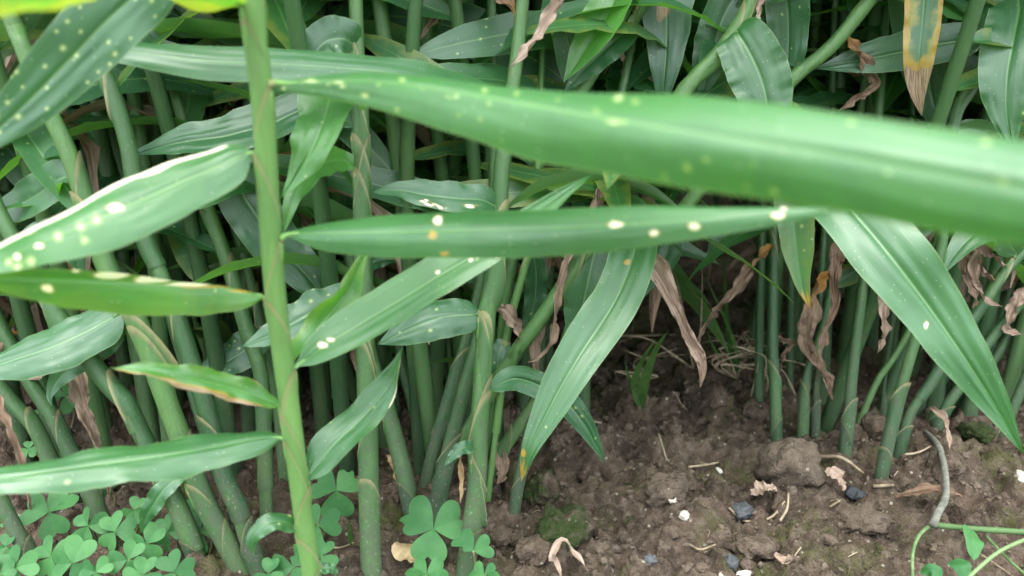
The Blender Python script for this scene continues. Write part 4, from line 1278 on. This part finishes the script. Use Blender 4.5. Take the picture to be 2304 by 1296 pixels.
# the far side of the bed, one dark mass of the same plants
def far_mass():
    rg = np.random.default_rng(21)
    Vs, Fs, CMs, STs = [], [], [], []
    n0 = 0
    for q in range(520):
        if q < 330:
            y = rg.uniform(1.5, 2.6)
            x = rg.uniform(-1.9, 1.9)
        else:
            y = rg.uniform(0.75, 1.7)
            x = rg.choice([-1, 1]) * (0.66 * y + 0.18 + rg.uniform(0, 0.7))
        az = rg.uniform(0, 6.28)
        H = rg.uniform(.62, .9)
        tilt = rg.uniform(0, .15)
        z = 0.12
        k = 0
        while z < H:
            v, f, cm, st = PROTO[rg.integers(10)]
            R = np.array((Matrix.Rotation(az + math.pi * (k % 2) + rg.uniform(-.5, .5), 3, 'Z') @ Matrix.Rotation(-rg.uniform(-.1, 1.1), 3, 'Y')))
            vv = (v * rg.uniform(.8, 1.15)) @ R.T + np.array([x + tilt * z * math.cos(az), y + tilt * z * math.sin(az), z])
            Vs.append(vv)
            Fs.append(f + n0)
            CMs.append(cm + 7.3 * q)
            STs.append(st)
            n0 += len(v)
            z += rg.uniform(.05, .075)
            k += 1
    V = np.vstack(Vs)
    mk = np.zeros((len(V), 4))
    o = mesh_obj('ginger_foliage', V, np.vstack(Fs), M_LEAF, cm=np.vstack(CMs), st=np.vstack(STs), mark=mk)
    o.color = (0.15, 0.05, 0, 1)
    o['kind'] = 'stuff'
    o['label'] = 'dark mass of ginger foliage at the back of the bed'


far_mass()


# ------------------------------------------------------------------ wood sorrel
def heart(seed, bite=None):
    """one heart-shaped leaflet in its own plane: stalk end at the origin, notch at the far end"""
    n = 22
    out = []
    for k in range(n + 1):
        a = -math.pi + 2 * math.pi * k / n          # around the lobe outline
        out.append(a)
    xs = [(0, 0), (.12, .15), (.30, .36), (.52, .54), (.74, .61), (.92, .57), (1.03, .44), (1.05, .28), (.98, .11), (.88, 0)]
    if bite == 1:
        xs[4:7] = [(.74, .50), (.80, .30), (.98, .30)]
    if bite == 2:
        xs[2:5] = [(.34, .36), (.48, .20), (.70, .40)]
    up = catmull(np.array(xs), 15)
    other = [(0, 0), (.12, .15), (.30, .36), (.52, .54), (.74, .61), (.92, .57), (1.03, .44), (1.05, .28), (.98, .11), (.88, 0)]
    lo = catmull(np.array(other), 15)
    V, F = [], []
    cols = 4
    for side, edge in ((1, up), (-1, lo)):
        base = len(V)
        for k in range(15):
            ex, ey = edge[k]
            cx = min(ex, .86) * (0.98)
            for c in range(cols):
                f = c / (cols - 1)
                x, y = cx + (ex - cx) * f, ey * f
                V.append((x, side * y, 0.26 * abs(y) - 0.16 * x * x + 0.03 * math.sin(7 * x + seed) * f))
        for k in range(14):
            for c in range(cols - 1):
                a = base + k * cols + c
                q = (a, a + cols, a + cols + 1, a + 1)
                F.append(q if side > 0 else q[::-1])
    return np.array(V), F


HEARTS = []
for k in range(5):
    v, f = heart(k, {3: 1, 4: 2}.get(k))
    o = mesh_obj('leaflet', v * 0.01, f, M_SORREL)
    HEARTS.append(o.data)
    bpy.data.objects.remove(o)


def sorrel(px, py, r, label=None, spin=0.0, tilt=(0.5, 0.0), bites=(), lift=None, squash=1.0, n=3):
    gy = ground_Y(px, min(py + 60, 1400))
    Y = min(gy - 0.5, 60)
    c = P(px, py, Y)
    if c[2] < 0.012:
        c = P(px, py, ground_Y(px, py) * (1 - 0.02 / CAM_H))
    size = 1.0 * r * depth(c) / FPX              # metres per leaflet length
    foot = np.array([c[0] + random.uniform(-.01, .01), c[1] + random.uniform(.0, .015), 0])
    foot[2] = float(ground_z(foot[0], foot[1])) - 0.002
    root = thing('wood_sorrel', foot, label or 'wood sorrel sprig with heart-shaped leaflets, one of many crowding the picture corner', 'wood sorrel',
                 'wood sorrel sprigs on the soil')
    # plane facing up and somewhat to the viewer
    nrm = unit(np.array([tilt[1], -math.sin(tilt[0]) - 0.12, math.cos(tilt[0])]))
    up = unit(np.cross(nrm, np.array([1.0, 0, 0])))
    rt = np.cross(up, nrm)
    B = Matrix(np.stack([rt, up, nrm], 1).tolist())
    for k in range(n):
        me = HEARTS[bites[k]] if k < len(bites) and bites[k] is not None else HEARTS[random.randrange(3)]
        o = bpy.data.objects.new('leaflet', me)
        COL.objects.link(o)
        o.parent = root
        a = spin + k * 2 * math.pi / 3 + random.uniform(-.12, .12)
        R = B @ Matrix.Rotation(a, 3, 'Z') @ Matrix.Rotation(random.uniform(-.05, .28), 3, 'Y') @ Matrix.Rotation(random.uniform(-.12, .12), 3, 'X')
        o.rotation_euler = R.to_euler()
        o.location = [float(q) for q in (c - foot)]
        s = size * 100 * random.uniform(.9, 1.05)
        o.scale = (s, s * squash * random.uniform(.98, 1.1), s)
    tube_obj('stalk', catmull(np.array([foot, (foot * .5 + c * .5) + np.array([.003, .004, 0]), c]), 8), [0.0007, 0.0006], M_STALK, root, origin=foot)


sorrel(975, 1190, 72, 'large wood sorrel leaf with a bitten lobe in front of the ginger stem bases', spin=-1.62, tilt=(.62, .05), bites=(None, 0, 3))
sorrel(1065, 1240, 46, 'wood sorrel leaf of two lobes beside the large bitten one', spin=0.25, tilt=(.75, 0), bites=(0, 4), n=2)
sorrel(757, 1103, 56, 'ragged wood sorrel leaf with torn lobes between the tall shoot and the straight stem', spin=.6, tilt=(.7, .1), bites=(3, 0, None))
sorrel(111, 1153, 58, 'biggest wood sorrel leaf of the corner patch, its three lobes fully spread', spin=.95, tilt=(.7, 0))
sorrel(660, 1276, 54, 'hole-eaten wood sorrel leaf at the foot of the tall front shoot', spin=1.2, tilt=(.7, 0), bites=(4, 3))
sorrel(716, 1180, 46, 'wood sorrel leaf half hidden behind the foot of the tall front shoot', spin=.2, tilt=(.8, 0))
sorrel(960, 1292, 44, 'bluish wood sorrel leaf cut by the lower picture edge under the large bitten one', spin=.4, tilt=(.4, 0))
sorrel(1090, 1292, 34, 'small light wood sorrel leaf at the lower picture edge beside bare soil', spin=.4, tilt=(.4, 0))
for (x, y, r) in [(198, 1183, 42), (259, 1197, 46), (302, 1148, 32), (378, 1197, 40), (451, 1197, 46), (430, 1152, 32), (115, 1252, 46), (163, 1268, 56), (35, 1277, 46), (14, 1231, 30),
                  (330, 1224, 42), (288, 1259, 44), (215, 1287, 38), (392, 1287, 44), (722, 1252, 38), (604, 1292, 34), 
                  (320, 1295, 40), (146, 891, 40), (95, 930, 22), (65, 1010, 22), (225, 1090, 30), (20, 1180, 20), (0, 1290, 34)]:
    if y < 1050:
        sorrel(x, y, r, 'wood sorrel leaf in shade beneath the hanging dried leaf and grey stems', spin=random.uniform(0, 6), tilt=(random.uniform(.5, .9), random.uniform(-.2, .2)))
    else:
        sorrel(x, y, r, spin=random.uniform(0, 6), tilt=(random.uniform(.55, 1.0), random.uniform(-.25, .25)))


# ------------------------------------------------------------------ clods and stones on the soil
def lump_mesh(seed, sub=3, rough=.35, flat=.7):
    import bmesh
    bm = bmesh.new()
    bmesh.ops.create_icosphere(bm, subdivisions=sub, radius=1)
    rg = np.random.default_rng(seed)
    dirs = unit(rg.normal(size=(9, 3)))
    offs = rg.uniform(.62, .95, 9)
    V = np.array([v.co[:] for v in bm.verts])
    r = np.ones(len(V))
    for d, o in zip(dirs, offs):               # broken faces
        q = V @ d
        r = np.where(q > 1e-3, np.minimum(r, o / np.maximum(q, 1e-3)), r)
    r = r * (1 + rough * .6 * fbm(V[:, 0] * 2 + seed, V[:, 1] * 2 + V[:, 2] * 1.7, 4, seed) + rough * .45 * fbm(V[:, 0] * 6 + seed, V[:, 1] * 6 + V[:, 2] * 5, 3, seed + 3))
    V = V * r[:, None] * np.array([1, rg.uniform(.75, 1), flat])
    for v, c in zip(bm.verts, V):
        v.co = c
    me = bpy.data.meshes.new('lump')
    bm.to_mesh(me)
    bm.free()
    me.polygons.foreach_set('use_smooth', np.ones(len(me.polygons), bool))
    return me


LUMPS = [lump_mesh(k, 4 if k < 6 else 2, .62 if k < 6 else .6, .78) for k in range(16)]


def lump(name, px, py, r, mat, label, cat, big=True, group=None, stretch=(1, 1, 1), sink=.5, idx=None):
    Y = ground_Y(px, py + r * .35)
    x, y = P(px, py + r * .35, Y)[:2]
    rad = r * depth((x, y, 0)) / FPX
    me = (LUMPS[idx if idx is not None else random.randrange(6)] if big else LUMPS[6 + random.randrange(10)]).copy()
    me.materials.clear()
    me.materials.append(mat)
    o = bpy.data.objects.new(name, me)
    COL.objects.link(o)
    aa = np.linspace(0, 6.28, 12)
    gz = float(np.mean(ground_z(x + rad * .7 * np.cos(aa), y + rad * .7 * np.sin(aa))))
    o.location = (x, y, gz + rad * .78 * stretch[2] * (.75 - sink))
    o.scale = (rad * stretch[0], rad * stretch[1], rad * stretch[2])
    o.rotation_euler = (random.uniform(-.3, .3), random.uniform(-.3, .3), random.uniform(0, 6.28))
    return tag(o, label, cat, group)


CL = 'soil clods and stones'
lump('soil_clod', 1782, 1048, 74, M_CLODPALE, 'biggest rounded pale crumbly clod standing on the open soil', 'clod', group=CL, idx=0, sink=.22)
lump('mossy_stone', 1226, 1080, 54, M_MOSSY, 'dark mossy lump beside the tip of the long hanging leaf', 'stone', group=CL, idx=1, stretch=(1, .8, .9), sink=.15)
lump('mossy_stone', 1258, 1190, 76, M_MOSSY, 'largest dark green mossy lump on the soil, below the smaller mossy one', 'stone', group=CL, idx=2, stretch=(1, 1, .85), sink=.2)
lump('soil_clod', 1500, 1118, 58, M_MOSSLITE, 'rough pale clod with moss on its top at mid soil', 'clod', group=CL, idx=3)
lump('soil_clod', 1200, 1238, 42, M_CLOD, 'grey-brown broken clod below the largest mossy lump', 'clod', group=CL, idx=4)
lump('soil_clod', 1508, 955, 38, M_CLOD, 'smooth brown clod at the edge of the shade', 'clod', group=CL, idx=5)
lump('soil_clod', 1352, 1195, 22, M_CLOD, 'small wedge-shaped clod beside the largest mossy lump', 'clod', group=CL, idx=1)
lump('soil_clod', 1405, 1203, 22, M_CLOD, 'small round clod, outer one of two below the pale mossy clod', 'clod', group=CL, idx=2)
lump('soil_clod', 1168, 1190, 24, M_CLOD, 'clod wedged between the stem foot and the largest mossy lump', 'clod', group=CL, idx=4)
lump('soil_clod', 1130, 1180, 32, M_CLOD, 'brown clod right beside the stacked stem\'s foot', 'clod', group=CL, idx=3)
lump('soil_clod', 1610, 905, 36, M_CLOD, 'shaded clod at the foot of the dried grass', 'clod', group=CL, idx=5)
lump('soil_clod', 1700, 930, 34, M_CLOD, 'shaded clod behind the lone dark stem', 'clod', group=CL, idx=0)
lump('soil_clod', 1975, 960, 34, M_CLOD, 'clod held between the flared stem and the nearest stem', 'clod', group=CL, idx=4)
lump('soil_clod', 2120, 1060, 48, M_CLOD, 'cracked clod beside the grey vine stalk', 'clod', group=CL, idx=1)
lump('soil_clod', 1935, 1150, 58, M_MOSSLITE, 'flat mossy slab of soil below the blue-grey stone', 'clod', group=CL, idx=2, stretch=(1, 1, .6))
lump('soil_clod', 1690, 1215, 54, M_CLOD, 'broad flat brown clod low on the open soil', 'clod', group=CL, idx=0, stretch=(1, 1, .6))
lump('soil_clod', 2200, 960, 46, M_MOSSY, 'moss-covered hump below the drooping leaf', 'clod', group=CL, idx=3, stretch=(1.2, 1, .7))
lump('soil_clod', 1420, 1165, 18, M_MOSSY, 'tiny green moss tuft between clods', 'clod', group=CL, idx=2)
lump('stone', 1938, 1108, 26, M_SLATE, 'blue-grey stone beside the straw at the nearest stem', 'stone', group=CL, idx=2, stretch=(1.3, .8, .6))
lump('stone', 1672, 1128, 26, M_SLATE, 'square dark slate stone below the biggest clod', 'stone', group=CL, idx=4)
lump('stone', 1462, 1272, 18, M_SLATE, 'dark round pebble at the lower edge', 'stone', group=CL, idx=1)
lump('stone', 1646, 1265, 20, M_SLATE, 'dark wet stone near the lower edge beside a white chip', 'stone', group=CL, idx=3)
lump('stone', 1720, 1222, 14, M_SLATE, 'small black stone beside the flat brown clod', 'stone', group=CL, idx=5)
lump('pebble', 1512, 1153, 15, M_PALE, 'white pebble under the pale mossy clod', 'pebble', group=CL, idx=1, sink=.2)
lump('pebble', 1536, 1188, 14, M_PALE, 'pale pebble just beyond the white one', 'pebble', group=CL, idx=3, sink=.2)
lump('pebble', 2296, 1070, 18, M_PALE, 'white pebble at the picture edge on the mossy soil', 'pebble', group=CL, idx=2, sink=.2)
lump('pebble', 1676, 1284, 16, M_PALE, 'elongated white chip at the lower edge', 'pebble', group=CL, idx=0, stretch=(1.4, .6, .5), sink=.2)
lump('pebble', 1618, 1053, 9, M_PALE, 'tiny oval pale seed-like pebble left of the biggest clod', 'pebble', group=CL, idx=0, stretch=(1.4, .6, .6), sink=.1)
lump('pebble', 755, 895, 13, M_PALE, 'pale pebble on dark soil behind the tall shoot', 'pebble', group=CL, idx=5, stretch=(1.4, .8, .6), sink=.2)
lump('pebble', 1630, 1290, 12, M_PALE, 'cream pebble at the lower edge next to the elongated chip', 'pebble', group=CL, idx=4, sink=.2)
rg = np.random.default_rng(5)
for k in range(150):
    px, py = rg.uniform(1100, 2330), rg.uniform(905, 1300)
    if rg.random() < .25:
        px, py = rg.uniform(680, 1150), rg.uniform(860, 1290)
    lump('soil_clod', px, py, 6 + 15 * rg.random() ** 2.2, M_CLOD if rg.random() < .8 else M_CLODPALE, 'little loose lump of earth strewn ' + ('around the ginger stem bases' if px < 1300 else 'on open soil around the biggest pale clod' if px < 1900 else 'near the weed vine and shaded stems'), 'clod', False, 'small loose clods')


def crumbs():
    rg = np.random.default_rng(8)
    import bmesh
    bm = bmesh.new()
    bmesh.ops.create_icosphere(bm, subdivisions=1, radius=1)
    bv = np.array([v.co[:] for v in bm.verts])
    bf = np.array([[v.index for v in f.verts] for f in bm.faces])
    bm.free()
    n = 7000
    x = rg.uniform(-.4, .6, n)
    y = .36 + .6 * rg.random(n) ** 1.3
    z = ground_z(x, y)
    r = .0006 + .0026 * rg.random(n) ** 4
    V = bv[None] * r[:, None, None] * rg.uniform(.6, 1.2, (n, len(bv), 1)) * rg.uniform(.6, 1.2, (n, 1, 3)) + np.stack([x, y, z + r * .3], 1)[:, None]
    F = bf[None] + (np.arange(n) * len(bv))[:, None, None]
    o = mesh_obj('soil_crumbs', V.reshape(-1, 3), F.reshape(-1, 3), M_CLODPALE, smooth=False)
    o['kind'] = 'stuff'
    o['label'] = 'fine crumbs and grit scattered over the soil'


crumbs()


# ------------------------------------------------------------------ straws, litter, grass, vine
def on_soil(px, py, lift=.001):
    p = P(px, py, ground_Y(px, py))
    p[2] = float(ground_z(p[0], p[1])) + lift
    return p


def straw(pts, wpx, label, mat=None, lift=.003, name='dry_straw', cat='straw'):
    q = [on_soil(x, y, lift) for x, y in pts]
    path = catmull(np.array(q), 5 * len(q))
    r = wpx * depth(q[0]) / FPX / 2
    o = tube_obj(name, path, [r, r * 1.1, r * .7], mat or M_STRAW, origin=q[0], m=6)
    return tag(o, label, cat, 'dry straws on the soil')


straw([(1842, 1040), (1890, 1056), (1942, 1072)], 8, 'thick pale straw lying beside the biggest clod', lift=.007)
straw([(1962, 1114), (2005, 1125)], 8, 'short stub of straw at the blue-grey stone')
straw([(1548, 1066), (1600, 1045), (1628, 1026), (1658, 1022)], 5, 'thin bent twig left of the biggest clod')
straw([(1575, 1032), (1600, 1046)], 4, 'tiny twig crossing the thin bent twig')
straw([(1552, 1240), (1575, 1252), (1608, 1250)], 5, 'curled thread of straw near the lower edge')
straw([(2030, 1058), (2060, 1050), (2088, 1036)], 5, 'thin straw before the cracked clod')
straw([(1240, 980), (1300, 968), (1420, 936), (1540, 905)], 5, 'long straw lying in the shade across the soil')
straw([(1380, 760), (1500, 755), (1600, 760)], 4, 'long dim straw far back in the shade')
straw([(1640, 1140), (1680, 1148), (1735, 1150), (1765, 1135)], 6, 'pale shrivelled root on the soil below the slate stone')
straw([(1755, 1175), (1770, 1150), (1772, 1125)], 6, 'short upright curl of pale root next to the shrivelled root')
straw([(2130, 1178), (2180, 1172), (2260, 1180)], 6, 'brown root fibre under the green vine')
straw([(2210, 1225), (2290, 1280)], 4, 'fine brown fibre beneath the vine stems')
straw([(700, 1255), (760, 1262), (800, 1262)], 4, 'thin straw behind the foot of the tall shoot')
straw([(1865, 1150), (1885, 1145), (1892, 1130)], 5, 'tiny white curl of root on the mossy slab')
straw([(1735, 1240), (1770, 1258), (1800, 1250)], 4, 'root thread beside the flat brown clod')
straw([(1480, 1000), (1500, 1040)], 4, 'short straw below the smooth brown clod')
rg = np.random.default_rng(31)
for k in range(26):
    x, y = rg.uniform(1150, 2300), rg.uniform(900, 1290)
    a = rg.uniform(0, 3.14)
    ln = rg.uniform(10, 34)
    straw([(x, y), (x + ln * .5 * math.cos(a) + rg.uniform(-4, 4), y + ln * .25 * math.sin(a)), (x + ln * math.cos(a), y + ln * .5 * math.sin(a))], rg.uniform(1.2, 2.6),
          'short hair-thin bit of dead straw strewn on the soil', lift=.0015)


def litter(pts, w, label, tint=.6, prof=PROF_DRY, mat=None, cat='dry leaf', name='fallen_leaf', h=.004, roll=0.0):
    q = np.array([on_soil(x, y, h + dz) for x, y, dz in pts])
    sp = catmull(q, 26)
    N = np.tile(np.array([[math.sin(roll), -.35, 1.0]]), (26, 1))
    tw = np.linspace(-.8, .9, 26)
    N[:, 0] += tw
    v, f, cm, st = blade(sp, N, w * depth(q[0]) / FPX / 2, prof, .6, 0, .0012, 3, 7, seed=len(COL.objects) % 31, rough=.12, crumple=.5)
    o = mesh_obj(name, v, f, mat or M_DRY, cm=cm, st=st, mark=np.zeros((len(v), 4)), origin=q[0])
    o.color = (tint, 0, 0, 1)
    return tag(o, label, cat, 'fallen leaves on the soil')


litter([(1262, 1330, .0), (1252, 1302, .003), (1240, 1282, .005), (1266, 1268, .007), (1292, 1284, .005), (1322, 1314, .001)], 17, 'crumpled pale grey dry leaf at the lower edge', 1.0)
litter([(1740, 1265, .004), (1765, 1275, .006), (1790, 1300, .003)], 24, 'curled pale brown husk at the lower edge of the soil', .9)
litter([(1690, 1110, .004), (1720, 1118, .008), (1745, 1125, .006)], 40, 'crinkled tan leaf scrap below the biggest clod', .9)
litter([(1850, 1105, .004), (1872, 1112, .006), (1895, 1125, .004)], 34, 'flat pale scrap of dead leaf between clod and blue-grey stone', 1.0)
litter([(2078, 960, .01), (2090, 985, .012), (2112, 1010, .012), (2128, 1055, .008)], 18, 'withered strip drooping beside the grey vine stalk', .6)
litter([(880, 1082, .02), (888, 1098, .018), (898, 1125, .008)], 24, 'pale orange scrap of sheath at the leaning stem\'s foot', .9, mat=M_HUSK)
litter([(1128, 1060, .03), (1130, 1085, .022), (1118, 1115, .010)], 34, 'reddish brown broken sheath standing behind the stacked stem', .5)
litter([(1038, 1120, .03), (1040, 1150, .02), (1036, 1175, .01)], 14, 'cream sliver of sheath beside the stacked stem', .9, mat=M_HUSK)
litter([(890, 1255, .004), (915, 1262, .008), (945, 1275, .004)], 50, 'papery cream leaf scrap below the large bitten sorrel leaf', 1.0, mat=M_HUSK)
litter([(2010, 1150, .004), (2090, 1160, .008), (2160, 1150, .004)], 26, 'blackish rotten leaf under the grey vine stalk', 0.0)


def grass(blades, label, mat=M_GRASS, Y=None, name='grass_tuft', cat='grass'):
    f = on_soil(*blades[0][0][0], 0)
    root = thing(name, f, label, cat, 'grasses in the shaded gap')
    for pts, w in blades:
        q = []
        for k, (x, y) in enumerate(pts):
            q.append(P(x, y, f[1] * 100 - 1.2 * k))
        q[0] = f if pts[0] == blades[0][0][0] else q[0]
        sp = catmull(np.array(q), 16)
        T = tangents(sp)
        V = unit(CAMP - sp)
        N = unit(V + np.array([0, 0, .6]))
        v, fc, cm, st = blade(sp, N, w * depth(sp[5]) / FPX / 2, PROF_TAPER, .3, 0, .0004, 3, 4, seed=len(pts))
        mesh_obj('blade', v, fc, mat, root, cm=cm, st=st, origin=f)


grass([([(1440, 920), (1450, 860), (1475, 790), (1505, 742)], 24), ([(1440, 920), (1428, 860), (1452, 800), (1480, 760)], 18), ([(1440, 920), (1415, 850), (1405, 810)], 12)], 'dark green grass tuft on the soil near the long hanging leaf')
grass([([(1660, 850), (1640, 760), (1632, 650), (1630, 560)], 12), ([(1660, 850), (1655, 780), (1600, 650), (1585, 610)], 8), ([(1660, 850), (1610, 790), (1590, 740)], 7)], 'thin upright grass weed in the dark gap')
grass([([(1560, 830), (1545, 740), (1525, 640), (1514, 605)], 4), ([(1560, 830), (1575, 760), (1580, 640), (1578, 540)], 4), ([(1560, 830), (1450, 760), (1380, 775)], 5)], 'fine wiry grass stalks beside the brown hanging leaf', M_STRAW)
grass([([(1700, 905), (1720, 850), (1722, 805), (1690, 790), (1640, 775)], 5), ([(1690, 892), (1700, 850), (1708, 810)], 5), ([(1718, 905), (1728, 860), (1712, 815)], 5), ([(1757, 915), (1755, 860), (1722, 810)], 5), ([(1790, 890), (1765, 840), (1726, 808)], 5), ([(1840, 832), (1790, 815), (1725, 806)], 4)],
      'drooping straw-coloured grass seed head with splayed fingers before the lone stem', M_STRAW)
rgx = np.random.default_rng(77)
for k in range(7):
    x, y = rgx.uniform(1430, 1720), rgx.uniform(800, 900)
    bl = [([(x, y), (x + rgx.uniform(-60, 60), y - rgx.uniform(20, 60)), (x + rgx.uniform(-130, 130), y - rgx.uniform(10, 90))], rgx.uniform(3, 5)) for _ in range(6)]
    grass(bl, 'loose wisp of dead grass lying in the shaded gap', M_STRAW)
grass([([(800, 1260), (790, 1220), (784, 1165)], 14)], 'single short green blade beside the straight stem\'s foot')

# weed vine in the lower corner
vb = on_soil(2078, 968, .002)
vine = thing('weed_vine', vb, 'hairy-stalked weed vine with pale green branches creeping over the soil in the corner', 'weed')
vpt = lambda x, y, h: on_soil(x, y, 0) * np.array([1, 1, 0]) + np.array([0, 0, h + .004])


def vp(x, y, h):                          # a point h above the soil that stands at this place
    r = ray(x, y)
    t = (CAM_H - h) / -r[2]
    return CAMP + r * t


tube_obj('stalk', catmull(np.array([vp(2076, 965, .004), vp(2110, 1000, .018), vp(2126, 1060, .024), vp(2128, 1118, .026), vp(2112, 1150, .026), vp(2100, 1180, .026)]), 24), [.0014, .0024, .0022, .0026], M_VINEGREY, vine, origin=vb, m=9)
tube_obj('branch', catmull(np.array([vp(2092, 1180, .022), vp(2150, 1186, .024), vp(2220, 1192, .026), vp(2320, 1198, .028)]), 16), [.0022, .0018, .0021, .0017], M_VINE, vine, origin=vb, m=9)
tube_obj('branch', catmull(np.array([vp(2096, 1180, .022), vp(2068, 1205, .024), vp(2054, 1245, .022), vp(2054, 1310, .016)]), 16), [.0013, .0009], M_VINE, vine, origin=vb)
tube_obj('branch', catmull(np.array([vp(2320, 1208, .030), vp(2250, 1240, .034), vp(2200, 1280, .034), vp(2160, 1320, .03)]), 16), [.0013, .0011], M_VINE, vine, origin=vb)
tube_obj('branch', catmull(np.array([vp(2218, 1205, .022), vp(2260, 1250, .022), vp(2320, 1305, .022)]), 16), [.0010, .0009], M_VINE, vine, origin=vb)


def vleaf(a, b, w, tip):
    sp = catmull(np.array([a, (a + b) / 2 + np.array([0, 0, .004]), b]), 14)
    N = np.tile(np.array([[.1, -.75, .6]]), (14, 1))
    v, f, cm, st = blade(sp, N, w, np.array([[0, .1], [.1, .6], [.3, 1], [.6, .9], [.85, .5], [1, 0]]), .15, 0, .0006, 3, 7, seed=3)
    mesh_obj('leaf', v, f, M_SORREL, vine, cm=cm, st=st, origin=vb)


vleaf(vp(2180, 1188, .026), vp(2190, 1262, .020), .0068, 0)
vleaf(vp(2140, 1262, .024), vp(2176, 1310, .02), .006, 0)
vleaf(vp(2120, 1300, .022), vp(2070, 1290, .02), .004, 0)
